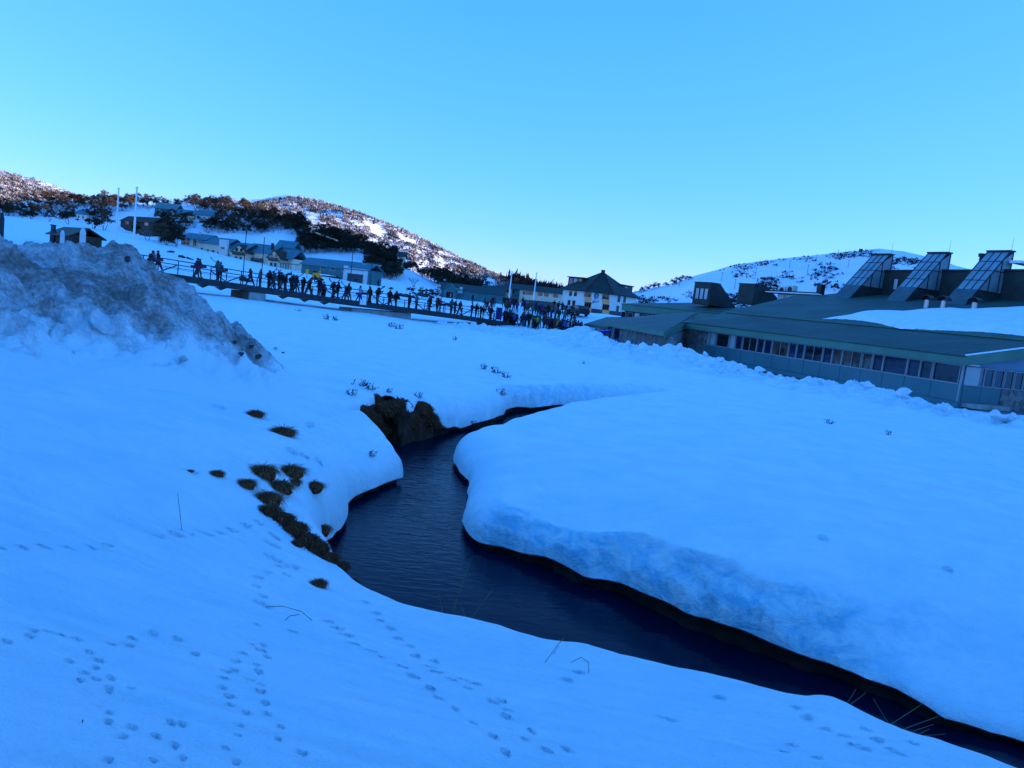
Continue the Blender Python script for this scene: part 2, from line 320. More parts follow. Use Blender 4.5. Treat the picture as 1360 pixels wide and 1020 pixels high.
def open_z(x, y):
    """snow surface away from the creek's edge"""
    z = base_z(x, y); r = np.hypot(x, y)
    z = z+0.07*fbm(x, y, 5.0, 3)*sstep(1.5, 9, r)+0.045*fbm(x*0.5+y*0.2, y*1.3, 1.5, 5, .55)
    z = z+0.35*fbm(x, y, 40.0, 3)*sstep(60, 160, r)
    return z
def ground_z(x, y):
    """height of the finished snow at points (scalar or array)"""
    x = np.atleast_1d(np.asarray(x, float)); y = np.atleast_1d(np.asarray(y, float)); z = open_z(x, y)
    near = np.hypot(x, y) < 60
    if near.any():
        s, bx, by, d = creek_sd(x[near], y[near]); z[near] = bank(x[near], y[near], z[near], s, d)
    return z
def bank(x, y, z, s, d):
    zl, wd, k = d[:, 0], d[:, 1], d[:, 2]
    rough = k*sstep(1.3, 0.0, s/np.maximum(wd, .1)-.5)
    s2 = np.maximum(s+rough*(0.22*fbm(x, y, .9, 4, .5, z=z)+.06*np.abs(fbm(x*1.5+7, y*1.5, .35, 3))), 0)
    t = np.clip(s2/wd, 0, 1); pil = np.sqrt(np.maximum(1-(1-t)**2, 0)); cl = t**.65
    g = pil*(1-k)+cl*k
    return np.where(s <= 0, zl, zl+(np.maximum(z, zl+.05)-zl)*g)

def make_ground():
    rr = [1.2]
    def run(to, q):
        while rr[-1] < to: rr.append(rr[-1]*(1+q))
    run(5.6, .03); run(10.5, .0022); run(16.5, .0033); run(34, .006); run(115, .011); run(500, .03); run(4500, .08)
    rr_ = np.array(rr)
    th = np.concatenate([np.linspace(-85, -44, 66)[:-1], np.linspace(-44, 44, 880), np.linspace(44, 85, 66)[1:]])
    T, RR = np.meshgrid(np.radians(th), rr_); X = APEX[0]+RR*np.sin(T); Y = APEX[1]+RR*np.cos(T); sh = X.shape
    x = X.ravel(); y = Y.ravel(); z = open_z(x, y)
    dent = np.zeros_like(z); rim = np.zeros_like(z)
    for (tx, ty, a, L, W, D) in TRW:
        m = np.nonzero((np.abs(x-tx) < L) & (np.abs(y-ty) < L))[0]
        if len(m) == 0: continue
        dx = x[m]-tx; dy = y[m]-ty; u = (dx*math.cos(a)+dy*math.sin(a))/(L/2); v = (-dx*math.sin(a)+dy*math.cos(a))/(W/2); q = u*u+v*v
        dent[m] = np.minimum(dent[m], -D*np.exp(-q**3*.7)); rim[m] = np.maximum(rim[m], .14*D*np.exp(-(np.sqrt(q)-1.5)**2*9))
    z = z+dent+np.where(dent < -.004, 0, rim)
    near = np.nonzero(np.hypot(x, y) < 75)[0]
    s, bx, by, d = creek_sd(x[near], y[near]); z[near] = bank(x[near], y[near], z[near], s, d)
    S = np.full(x.shape, 9.0); S[near] = s
    nr, nc = sh; idx = np.arange(nr*nc).reshape(sh)
    Q = np.stack([idx[:-1, :-1], idx[:-1, 1:], idx[1:, 1:], idx[1:, :-1]], -1).reshape(-1, 4)
    keep = (S[Q] > 0).any(1); Q = Q[keep]
    used = np.zeros(len(x), bool); used[Q.ravel()] = True
    mv = used[near] & (s <= 0); x[near[mv]] = bx[mv]; y[near[mv]] = by[mv]; z[near[mv]] = d[mv, 0]
    new = np.cumsum(used)-1
    V = np.stack([x, y, z], 1)[used]
    ice = np.zeros(len(x), np.float32); ice[near] = d[:, 2]*sstep(1.15, .85, s/np.maximum(d[:, 1], .1)+.25*fbm(x[near], y[near], .6, 3))
    me = np_mesh('snow_ground', V, new[Q][:, ::-1], 'snow')
    me.attributes.new('ice', 'FLOAT', 'POINT').data.foreach_set('value', ice[used]); return me
o = link(bpy.data.objects.new('snow_ground', make_ground())); tag(o, 'snow covered ground along the creek', kind='structure')

# ---- earth bank under the snow lip, and the underside of the lip
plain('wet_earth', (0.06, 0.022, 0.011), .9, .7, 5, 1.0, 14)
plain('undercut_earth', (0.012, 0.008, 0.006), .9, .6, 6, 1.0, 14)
def ribbons():
    Vb, Qb, Vs, Qs = [], [], [], []
    for S, sg in ((LW, 1), (RW, -1)):
        # resample finely
        seg = np.hypot(np.diff(S[:, 0]), np.diff(S[:, 1])); c = np.concatenate([[0], np.cumsum(seg)]); u = np.arange(0, c[-1], .07)
        P = np.stack([np.interp(u, c, S[:, k]) for k in range(5)], 1)
        T = np.gradient(P[:, :2], axis=0); ker = np.ones(9)/9
        T = np.stack([np.convolve(np.pad(T[:, k], 4, 'edge'), ker, 'valid') for k in range(2)], 1); T /= np.linalg.norm(T, axis=1)[:, None]+1e-9
        N = np.stack([T[:, 1], -T[:, 0]], 1)*sg          # away from the water
        test = np.array([creek_sd(np.array([P[len(P)//2, 0]+N[len(P)//2, 0]*.2]), np.array([P[len(P)//2, 1]+N[len(P)//2, 1]*.2]))[0][0]])
        if test[0] < 0: N = -N
        n = len(P); zl = P[:, 2]
        rows = [(0.0, zl), (.05, zl-.035), (.28, zl-.02)]
        b0 = len(Vs)
        for off, zz in rows: Vs += list(np.stack([P[:, 0]+N[:, 0]*off, P[:, 1]+N[:, 1]*off, zz], 1))
        for k in range(2):
            i = np.arange(n-1); Qs += list(np.stack([b0+k*n+i, b0+k*n+i+1, b0+(k+1)*n+i+1, b0+(k+1)*n+i], 1))
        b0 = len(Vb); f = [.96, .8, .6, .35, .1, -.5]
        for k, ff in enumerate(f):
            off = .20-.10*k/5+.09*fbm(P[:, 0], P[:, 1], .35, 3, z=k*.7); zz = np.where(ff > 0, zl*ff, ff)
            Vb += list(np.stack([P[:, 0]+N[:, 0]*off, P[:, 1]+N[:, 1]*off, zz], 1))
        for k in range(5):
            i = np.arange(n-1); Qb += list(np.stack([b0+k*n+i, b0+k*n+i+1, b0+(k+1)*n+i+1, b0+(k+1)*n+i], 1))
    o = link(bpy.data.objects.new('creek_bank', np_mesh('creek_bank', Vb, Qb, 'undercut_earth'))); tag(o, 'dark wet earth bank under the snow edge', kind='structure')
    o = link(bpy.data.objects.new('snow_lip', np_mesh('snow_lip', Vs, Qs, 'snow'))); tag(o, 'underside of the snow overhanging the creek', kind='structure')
ribbons()

# ---- water
def water():
    m, t, b = nodes_of('creek_water')
    b.inputs['Base Color'].default_value = (0.001, 0.006, 0.02, 1); b.inputs['Roughness'].default_value = .06; b.inputs['IOR'].default_value = 1.33; b.inputs['Specular IOR Level'].default_value = .10
    tc = t.nodes.new('ShaderNodeTexCoord'); mp = t.nodes.new('ShaderNodeMapping'); mp.inputs['Scale'].default_value = (1.0, 2.6, 1.0); mp.inputs['Rotation'].default_value = (0, 0, R(-8))
    t.links.new(tc.outputs['Object'], mp.inputs['Vector'])
    n1 = t.nodes.new('ShaderNodeTexNoise'); n1.inputs['Scale'].default_value = 3.2; n1.inputs['Detail'].default_value = 5; n1.inputs['Distortion'].default_value = .6
    n2 = t.nodes.new('ShaderNodeTexNoise'); n2.inputs['Scale'].default_value = .35; n2.inputs['Detail'].default_value = 2
    t.links.new(mp.outputs[0], n1.inputs['Vector']); t.links.new(tc.outputs['Object'], n2.inputs['Vector'])
    # riffle beyond the bend, calm in the deep reach by the near bank
    sx = t.nodes.new('ShaderNodeSeparateXYZ'); t.links.new(tc.outputs['Object'], sx.inputs[0])
    mr = t.nodes.new('ShaderNodeMapRange'); mr.inputs[1].default_value = 9.0; mr.inputs[2].default_value = 15.0; mr.inputs[3].default_value = .16; mr.inputs[4].default_value = .75
    t.links.new(sx.outputs[1], mr.inputs[0])
    mm = t.nodes.new('ShaderNodeMath'); mm.operation = 'MULTIPLY'; t.links.new(mr.outputs[0], mm.inputs[0]); t.links.new(n2.outputs[0], mm.inputs[1])
    bp = t.nodes.new('ShaderNodeBump'); bp.inputs['Distance'].default_value = .06
    t.links.new(mm.outputs[0], bp.inputs['Strength']); t.links.new(n1.outputs[0], bp.inputs['Height']); t.links.new(bp.outputs[0], b.inputs['Normal'])
    q = MB(); q._add([(-12, -9, 0), (62, -9, 0), (62, 50, 0), (-12, 50, 0)], [(0, 1, 2, 3)])
    tag(q.build('creek_water', 'creek_water'), 'dark blue water of the creek', kind='structure')
water()

# ================================================================== HILLS
class Hill:
    def __init__(s, pts, depth, front, back, zf, amp, sc, drop=0.0):
        P = []
        for a in pts:
            d = a[2] if len(a) > 2 else depth
            p = at(a[0], a[1], d); P.append((p[0], d, p[2]-drop))
        s.P = np.array(P); s.front = front; s.back = back; s.zf = zf; s.amp = amp; s.sc = sc
    def z(s, x, y):
        x = np.asarray(x, float); y = np.asarray(y, float)
        yr = np.interp(x, s.P[:, 0], s.P[:, 1]); zr = np.interp(x, s.P[:, 0], s.P[:, 2])
        t = np.where(y < yr, (yr-y)/s.front, (y-yr)/s.back); f = np.where(t < 1, .5*(1+np.cos(np.pi*np.clip(t, 0, 1))), 0)
        f = f*.6+np.clip(1-t, 0, 1)*.4
        n = fbm(x, y, s.sc, 5)*s.amp
        return s.zf+(zr-s.zf)*f+n*np.clip(f*(1-f)*4+.15, 0, 1)*np.clip((zr-s.zf)/30, 0.1, 1)-(1-np.clip(f*30, 0, 1))*3
    def build(s, name, label, mat, step):
        x0, x1 = s.P[0, 0], s.P[-1, 0]; nx = int((x1-x0)/step)
        xs = np.linspace(x0, x1, nx); vs_ = np.linspace(-1, 1, int((s.front+s.back)/step))
        X, Vv = np.meshgrid(xs, vs_); yr = np.interp(X, s.P[:, 0], s.P[:, 1]); Y = yr+np.where(Vv < 0, Vv*s.front, Vv*s.back)
        Z = s.z(X, Y); n, m = X.shape; idx = np.arange(n*m).reshape(n, m)
        Q = np.stack([idx[:-1, :-1], idx[:-1, 1:], idx[1:, 1:], idx[1:, :-1]], -1).reshape(-1, 4)
        o = link(bpy.data.objects.new(name, np_mesh(name, np.stack([X.ravel(), Y.ravel(), Z.ravel()], 1), Q, mat)))
        return tag(o, label, kind='structure')
wooded = Hill([(-420,285,470),(-150,272,450),(0,280,430),(60,272,425),(90,268,420),(150,270,415),(230,273,410),(300,272,400),(330,279,395),(400,300,375),(460,322,345),(520,347,320),(570,372,300),(620,391,280),(680,408,270),(760,424,270)], 400, 118, 260, 1.5, 5, 60)
wooded.build('wooded_hill', 'snowy hillside under the snow gums', 'far_snow', 3.5)
lefth = Hill([(-700,110),(-500,150),(-200,198),(0,228),(50,240),(90,255),(130,272),(200,292),(300,312),(420,345)], 900, 420, 500, 5, 14, 90)
lefth.build('sunlit_left_hill', 'scrubby hill catching the last sun at the far left', 'far_snow', 9)
midh = Hill([(150,318),(250,296),(330,274),(350,267),(385,261),(430,267),(480,283),(540,307),(600,336),(650,360),(690,376),(740,389),(790,400),(860,412)], 850, 430, 500, 4, 12, 80)
midh.build('sunlit_middle_hill', 'snowy scrub covered hill lit by low sun', 'far_snow', 7)
righth = Hill([(700,412),(780,404),(845,388),(880,379),(920,367),(960,357),(985,350),(1000,349),(1050,342),(1100,336),(1170,331),(1200,334),(1250,348),(1300,362),(1400,372),(1600,380),(1900,400)], 1100, 440, 600, 2, 14, 90)
righth.build('ski_slope_hill', 'blue shaded ski hill with rocks behind the long roof', 'far_snow', 9)
# unseen mountain, its crest shaped so that its shadow fills the valley
def back_mountain():
    ys = np.linspace(-3000, 1800, 140); xs = np.linspace(950, 2300, 60); X, Y = np.meshgrid(xs, ys)
    H = np.interp(Y, [-3000, -1200, 0, 300, 380, 420, 470, 850, 900, 1000, 1100, 1300, 1800], [150, 300, 295, 285, 258, 256, 235, 230, 246, 270, 285, 285, 150])
    t = np.clip(np.abs(X-1500)/500, 0, 1)
    Z = 3+(H-3)*(.5+.5*np.cos(np.pi*t))+fbm(X, Y, 140, 4)*10*np.clip(t*4, 0, 1)*(1-t)
    Z = np.where(t >= 1, -2, Z); n, m = X.shape; idx = np.arange(n*m).reshape(n, m)
    Q = np.stack([idx[:-1, :-1], idx[:-1, 1:], idx[1:, 1:], idx[1:, :-1]], -1).reshape(-1, 4)
    o = link(bpy.data.objects.new('shading_mountain', np_mesh('shading_mountain', np.stack([X.ravel(), Y.ravel(), Z.ravel()], 1), Q, 'far_snow')))
    tag(o, 'snowy mountain whose shadow fills the valley', kind='structure')
back_mountain()

def slope_z(x, y): return np.maximum(wooded.z(x, y), base_z(x, y))
def hit_hill(px, py, zf, y0, y1, n=110):
    """first meeting of many sight lines with a height function"""
    D = np.stack([ray(a, b) for a, b in zip(px, py)]); out = np.full((len(px), 3), np.nan); live = np.arange(len(px)); prev = y0
    for y in np.linspace(y0, y1, n):
        t = y/D[live, 1]; X = D[live, 0]*t; Z = CAM[2]+D[live, 2]*t; g = zf(X, np.full_like(X, y)); m = Z <= g
        out[live[m]] = np.stack([X, np.full_like(X, y), g], 1)[m]; live = live[~m]
        if not len(live): break
    ok = ~np.isnan(out[:, 0]); return out[ok], ok

# ================================================================== PLOUGHED SNOW
def terrain_z(x, y):
    return float(ground_z(x, y)[0])
def spot(px, py, z0=1.5, n=6):
    """where a sight line meets the snow"""
    z = z0
    for _ in range(n):
        p = on_z(px, py, z); z = .5*z+.5*terrain_z(p[0], p[1])
    return np.array([p[0], p[1], terrain_z(p[0], p[1])])
def ridge_mesh(name, pts, wf, wb, step, noise, mat, power=1.25):
    P = np.array([at(*a) for a in pts]); seg = np.hypot(np.diff(P[:, 0]), np.diff(P[:, 1])); c = np.concatenate([[0], np.cumsum(seg)])
    u = np.arange(0, c[-1], step); rx, ry, rz = (np.interp(u, c, P[:, k]) for k in range(3))
    ker = np.ones(15)/15
    sm = lambda a: np.convolve(np.pad(a, 7, 'edge'), ker, 'valid')
    rx, ry, rz = sm(rx), sm(ry), .5*rz+.5*sm(rz)
    tx, ty = np.gradient(sm(rx)), np.gradient(sm(ry)); L = np.hypot(tx, ty); nx, ny = ty/L, -tx/L       # towards the viewer
    nx, ny = sm(sm(nx)), sm(sm(ny))
    WF = np.interp(u/c[-1], np.linspace(0, 1, len(wf)), wf); WB = np.interp(u/c[-1], np.linspace(0, 1, len(wb)), wb)
    v = np.linspace(-1, 1, int((max(wf)+max(wb))/step)); U, Vv = np.meshgrid(np.arange(len(u)), v, indexing='ij')
    off = np.where(Vv > 0, Vv*WF[:, None], Vv*WB[:, None])
    X = rx[:, None]+nx[:, None]*off; Y = ry[:, None]+ny[:, None]*off; g = ground_z(X.ravel(), Y.ravel()).reshape(X.shape)
    f = np.clip(1-np.abs(Vv)**power, 0, 1)
    endf = np.clip(np.minimum(u, c[-1]-u)/(2.0), 0, 1)[:, None]; f = f*(.2+.8*endf)
    h = np.maximum(rz[:, None]-g, .25)*f
    Z = g+h+noise(X, Y, f, h)*np.clip(f*5, 0, 1)-.12*(1-np.clip(f*8, 0, 1))
    n, m = X.shape; idx = np.arange(n*m).reshape(n, m)
    Q = np.stack([idx[:-1, :-1], idx[1:, :-1], idx[1:, 1:], idx[:-1, 1:]], -1).reshape(-1, 4)
    V = np.stack([X.ravel(), Y.ravel(), Z.ravel()], 1)
    org = np.array([rx.mean(), ry.mean(), g.min()])
    me = np_mesh(name, V-org, Q[:, ::-1], mat); ur = (u/c[-1])[:, None]; gr_ = sstep(.10, .55, f+.55*sstep(.55, .9, ur)+.12*fbm(X, Y, 1.2, 3))*sstep(0, .12, f)
    me.attributes.new('grit', 'FLOAT', 'POINT').data.foreach_set('value', gr_.ravel().astype(np.float32))
    o = link(bpy.data.objects.new(name, me)); o.location = org
    return o, (X, Y, Z)
def dirty_mat():
    m, t, b = nodes_of('dirty_snow'); tc = t.nodes.new('ShaderNodeTexCoord')
    def noise(sc, det, rough=.6, dist=0.0):
        n = t.nodes.new('ShaderNodeTexNoise'); n.inputs['Scale'].default_value = sc; n.inputs['Detail'].default_value = det; n.inputs['Roughness'].default_value = rough; n.inputs['Distortion'].default_value = dist
        t.links.new(tc.outputs['Object'], n.inputs['Vector']); return n
    n1 = noise(1.1, 8, .68, .6); n2 = noise(11, 7, .8); n3 = noise(.45, 3)
    # grit melted out of the older, upper snow; the toe is fresher
    ga = t.nodes.new('ShaderNodeAttribute'); ga.attribute_name = 'grit'
    mr = t.nodes.new('ShaderNodeMapRange'); mr.inputs[3].default_value = -.26; mr.inputs[4].default_value = .085
    t.links.new(ga.outputs['Fac'], mr.inputs[0])
    def math_(op, a, bb):
        q = t.nodes.new('ShaderNodeMath'); q.operation = op
        for k, v in enumerate((a, bb)):
            if isinstance(v, (int, float)): q.inputs[k].default_value = v
            else: t.links.new(v, q.inputs[k])
        return q.outputs[0]
    s = math_('ADD', math_('MULTIPLY', n1.outputs[0], .52), math_('MULTIPLY', n2.outputs[0], .42)); s = math_('ADD', s, math_('MULTIPLY', n3.outputs[0], .15)); s = math_('ADD', s, mr.outputs[0])
    r = t.nodes.new('ShaderNodeValToRGB'); e = r.color_ramp.elements
    e[0].position = .43; e[0].color = (.78, .93, .955, 1); e[1].position = .80; e[1].color = (.055, .045, .036, 1)
    k = e.new(.54); k.color = (.55, .62, .64, 1); k = e.new(.65); k.color = (.25, .235, .215, 1)
    t.links.new(s, r.inputs[0]); t.links.new(r.outputs[0], b.inputs['Base Color']); b.inputs['Roughness'].default_value = .8
    bp = t.nodes.new('ShaderNodeBump'); bp.inputs['Strength'].default_value = .9; bp.inputs['Distance'].default_value = .06; t.links.new(n2.outputs[0], bp.inputs['Height']); t.links.new(bp.outputs[0], b.inputs['Normal'])
dirty_mat()
def pile_noise(X, Y, f, h):
    d1, d2, hv = cell(X+.2*fbm(X, Y, .5, 2), Y, .62); e1, e2, hw = cell(X+31, Y-12, .26); c1, c2, hc = cell(X+3, Y+8, .13)
    lump = np.sqrt(np.clip(1-(d1*1.3)**2, 0, 1))*hv*.24+np.sqrt(np.clip(1-(e1*1.25)**2, 0, 1))*hw*.15+np.sqrt(np.clip(1-(c1*1.2)**2, 0, 1))*hc*.07
    g = .30*fbm(X, Y, 1.7, 6, .6)-.22*np.abs(fbm(X*.8+9, Y*.8, .9, 4))+lump*np.clip(.75+.9*perlin(X*.8, Y*.8), .1, 1.4)
    return g*np.clip(h*1.3, .25, 1)-.16
o, DP = ridge_mesh('dirty_snow_pile', [(-330,300,12.5),(-120,303,14),(0,307,15.5),(60,311,16),(110,318,16.5),(150,326,17),(190,333,17.5),(208,348,17.8),(235,383,18.8),(262,415,19.8),(290,440,20.8),(320,459,21.8),(345,475,22.4),(372,486,22.4)],
     [4.2,4.6,4.6,4.2,3.6,2.2,1.2], [3.5,3.5,3.5,3,2.5,1.5,1], .055, pile_noise, 'dirty_snow', 1.15)
tag(o, 'large grey dirt speckled pile of ploughed snow at the left edge', 'snow pile')
def berm_noise(X, Y, f, h):
    d1, d2, hv = cell(X, Y, 1.1, 3); e1, e2, hw = cell(X+13, Y+5, .5, 9); c1, c2, hc = cell(X-7, Y+2, .27, 5)
    a = np.clip(perlin(X*.35, Y*.35)*1.2+.75, .25, 1.3)
    return (np.sqrt(np.clip(1-(d1*1.25)**2, 0, 1))*(.1+hv)*.46+np.sqrt(np.clip(1-(e1*1.2)**2, 0, 1))*(.1+hw)*.34+np.sqrt(np.clip(1-(c1*1.2)**2, 0, 1))*hc*.16-.40+.12*fbm(X, Y, 2.5, 3))*a*np.clip(f*2.2, 0, 1)
o, BP = ridge_mesh('ploughed_snow_bank', [(575,427.5,92),(600,430.5,93),(640,432.5,92),(690,437.5,90),(730,439.5,88),(752,439.5,86),(770,433.5,84),(784,437.5,82),(800,446.5,77),(815,455,72),(845,463,67),(880,461,64.5),(901,458,63.5),(925,468,62.5),(957,478,61),(1001,492.5,59),(1045,503.5,56.5),
     (1089,506.5,54),(1148,513.5,50),(1197,524.5,47),(1214,532.5,46),(1252,542.5,44.5),(1310,560.5,42.5),(1335,556.5,41.5),(1370,549.5,40.5),(1430,559.5,39),(1500,578.5,37)], [5,6,7,6,6,6.5,6,5.5,5], [2.5,3,3,3,3,3,2.5,2.5,2.5], .14, berm_noise, 'rough_snow', 1.0)
tag(o, 'long lumpy white bank of ploughed snow before the green roofed building', 'snow bank')

# ---- loose blocks of snow and stones
def lump_mesh(name, seed, mat, flat=.5, sub=3):
    """an angular broken block: a ball cut by random planes, then roughened"""
    r = random.Random(seed); bm = bmesh.new(); bmesh.ops.create_icosphere(bm, subdivisions=sub, radius=1)
    pl = [(Vector((r.gauss(0, 1), r.gauss(0, 1), r.gauss(0, 1))).normalized(), r.uniform(.35, .75)) for _ in range(11)]
    for v in bm.verts:
        c = v.co.copy()
        for n, d in pl:
            k = c.dot(n)
            if k > d: c -= n*(k-d)
        q = float(perlin(np.array([c.x*2.3+seed]), np.array([c.y*2.3]), np.array([c.z*2.3]))[0])+.6*float(perlin(np.array([c.x*6+seed]), np.array([c.y*6]), np.array([c.z*6]))[0])
        v.co = c*(1+.22*q)
    me = bpy.data.meshes.new(name); bm.to_mesh(me); bm.free(); me.materials.append(MAT[mat])
    return me
plain('grit_stone', (.06, .05, .045), .9, .5, 5, .6, 18)
snow_lumps = [lump_mesh('snow_block', s, 'rough_snow') for s in (1, 2, 3, 4)]
ice_lump = lump_mesh('snow_block', 9, 'rough_snow'); stone_lumps = [lump_mesh('stone', s, 'grit_stone') for s in (5, 6, 7)]
def surf(grid, px, py):
    """point of a ridge mesh's surface that lies on the sight line"""
    X, Y, Z = grid; d = ray(px, py); P = np.stack([X, Y, Z], -1)-CAM; t = (P@d)/(d@d); e = np.linalg.norm(P-t[..., None]*d, axis=-1)/t
    m = e < .0035
    if m.any(): i = np.argmin(np.where(m, t, 1e9))
    else: i = np.argmin(e)
    return np.array([X.flat[i], Y.flat[i], Z.flat[i]])
def block(me, name, p, r, label, cat, sx=1, sz=1, group=None, sink=.35):
    o = link(bpy.data.objects.new(name, me)); o.location = (p[0], p[1], p[2]+r*sz*(.75-.75*sink*1.0)*.8); o.scale = (r*sx, r, r*sz); o.rotation_euler = (random.uniform(-.3, .3), random.uniform(-.3, .3), random.uniform(0, 6))
    return tag(o, label, cat, group)
block(ice_lump, 'snow_block', surf(DP, 132, 432), .30, 'clean pale snow block stuck in the face of the dirty snow pile', 'snow block', 1.1, 1.0)
for px, py, r, sz, lb in [(1012,493,.42,.9,'tall upright snow block on the bank before the wide dark windows'),(1020,497,.3,.8,'small snow block right beside the tall upright one'),(902,459,.45,.7,'rounded snow block on the bank below the stone wall'),(958,478,.35,.8,'snow block on the bank below the two white panes'),
      (1199,524,.6,.8,'broad snow block on the bank below the widest right window'),(1152,513,.5,.6,'low snow block below the middle of the window band'),(1092,507,.45,.6,'flat snow block on the bank left of the middle windows'),(836,457,.35,.8,'pointed snow lump before the small blue door'),
      (1325,556,.5,.8,'snow block near the right edge below the end wall'),(1340,556,.35,.8,'smaller snow block at the far right beside the stone wall'),(868,458,.35,.8,'small snow block on the bank below the stone wing'),(1255,545,.4,.7,'snow block under the building corner'),
      (985,487,.35,.8,'snow lump on the bank left of the tall upright block'),(938,470,.35,.9,'snow lump on the bank between stone wall and windows')]:
    block(random.choice(snow_lumps), 'snow_block', surf(BP, px, py), r, lb, 'snow block', random.uniform(.8, 1.3), sz)
for px, py, r, k, lb in [(344,474,.2,'s','dark stone at the right foot of the dirty snow pile'),(333,462,.16,'s','dark stone just above the right foot of the dirty pile'),(376,468,.12,'s','dark pebble on the snow right of the dirty pile'),(366,464,.14,'w','dirty snow lump right of the pile beside the dark pebble'),
      (240,478,.15,'w','greyish snow lump at the front foot of the dirty pile'),(300,470,.2,'w','snow lump at the lower right front of the dirty pile'),(322,470,.14,'s','dark stone among the rubble at the dirty pile foot'),(312,456,.14,'s','dark stone on the right flank of the dirty pile'),
      (172,345,.22,'s','dark stone near the top of the dirty pile'),(305,383,.12,'w','small snow lump beside the footbridge pier')][:9]:
    p = surf(DP, px, py) if px < 345 else spot(px, py)
    block(random.choice(stone_lumps if k == 's' else snow_lumps), 'stone' if k == 's' else 'snow_block', p, r*(.55 if k == 's' else .8), lb, 'stone' if k == 's' else 'snow block', 1.2, .8)

# ================================================================== GRASS, TWIGS
plain('tussock_grass', (.17, .055, .022), .9, .6, 14, spec=.1)
plain('tussock_tip', (.38, .16, .07), .9, .5, 20, spec=.1)
plain('tussock_base', (.10, .034, .016), .95, .5, 12, .6, 30, spec=.05)
plain('bank_grass', (.10, .034, .015), .9, .6, 10, spec=.1)
plain('bank_grass_tip', (.26, .10, .045), .9, .5, 14, spec=.1)
plain('dry_stalk', (.16, .13, .08), .9, .3, 10)
plain('twig_bark', (.045, .03, .022), .9, .4, 10)
def tussock_meshes(seed, n=420, droop=1.0, mats=('tussock_grass', 'tussock_tip')):
    """blades fanning out of one crown, and the matted crown itself (unit size)"""
    r = random.Random(seed); V = []; F = []; M = []
    for i in range(n):
        a = r.uniform(0, 2*math.pi); rad = .34*math.sqrt(r.random()); bx, by = rad*math.cos(a), rad*math.sin(a); bz = .34*math.sqrt(max(0, 1-(rad/.4)**2))*.8
        L = r.uniform(.28, .68); out = a+r.gauss(0, .45); el = r.uniform(.2, 1.1)*(1.15-rad*1.2); wd = r.uniform(.012, .022)
        px, py, pz = bx, by, bz-.05; pts = [(px, py, pz)]
        for k in range(4):
            px += math.cos(out)*math.cos(el)*L/4; py += math.sin(out)*math.cos(el)*L/4; pz += math.sin(el)*L/4; el -= droop*r.uniform(.25, .7); pts.append((px, py, pz))
        sx, sy = -math.sin(out), math.cos(out); b = len(V)
        for k, p in enumerate(pts):
            ww = wd*(1-k/4.6); V += [(p[0]-sx*ww, p[1]-sy*ww, p[2]), (p[0]+sx*ww, p[1]+sy*ww, p[2])]
        for k in range(4): F.append((b+2*k, b+2*k+1, b+2*k+3, b+2*k+2)); M.append(1 if (k > 2 and r.random() < .6) or r.random() < .12 else 0)
    me = bpy.data.meshes.new('blades'); me.from_pydata(V, [], F); me.materials.append(MAT[mats[0]]); me.materials.append(MAT[mats[1]])
    me.polygons.foreach_set('material_index', M)
    bm = bmesh.new(); bmesh.ops.create_icosphere(bm, subdivisions=3, radius=.44)
    for v in bm.verts:
        q = float(perlin(np.array([v.co.x*5+seed]), np.array([v.co.y*5]), np.array([v.co.z*5]))[0]); v.co *= 1+.28*q; v.co.z *= .82
    mc = bpy.data.meshes.new('crown'); bm.to_mesh(mc); bm.free(); mc.materials.append(MAT['tussock_base'])
    for p in mc.polygons: p.use_smooth = True
    return me, mc
TUS = [tussock_meshes(s, 640) for s in (21, 22, 23, 24)]; HANG = [tussock_meshes(s, 620, 2.0, ('bank_grass', 'bank_grass_tip')) for s in (31, 32, 33)]
def tussock(p, r, label, rz=None, sz=1.0, hang=False, lean=(0, 0), group=None, up=0.0):
    o = empty('grass_tussock', (p[0], p[1], p[2]+up), random.uniform(0, 6) if rz is None else rz, label, 'grass tussock', group)
    o.rotation_euler = (lean[0], lean[1], o.rotation_euler[2]); o.scale = (r/.42, r/.42, r*sz/.42)
    b, c = random.choice(HANG if hang else TUS); link(bpy.data.objects.new('crown', c), o); link(bpy.data.objects.new('blades', b), o)
    return o
Z9 = lambda a, b: (200+a/3.4, 520+b/3.4)
for a, b, wpx, lb in [(475,108,60,'small lone grass tussock below the dirty snow pile'),(600,185,85,'ragged lone tussock left of the dark earth bank'),(300,378,50,'leftmost tussock of the cluster on the left bank'),(432,425,70,'low tussock second from the left of the cluster'),
      (505,375,105,'broad tussock at the upper left of the cluster'),(635,370,95,'broad tussock at the top right of the cluster'),(585,440,95,'wide tussock in the middle of the cluster'),(650,412,45,'smallest tussock wedged in the middle of the cluster'),(735,430,75,'round tussock at the right of the cluster'),
      (530,495,105,'large tussock at the lower left of the cluster'),(780,520,70,'tussock nearest the water right of the cluster'),(760,868,60,'lone small tussock on the near bank below the grass strip'),(180,364,22,'tiny grass tip at the far left of the cluster')]:
    px, py = Z9(a, b); p = spot(px, py); d = p[1]; tussock(p, wpx/3.4*d/1000*.52, lb, sz=.8)
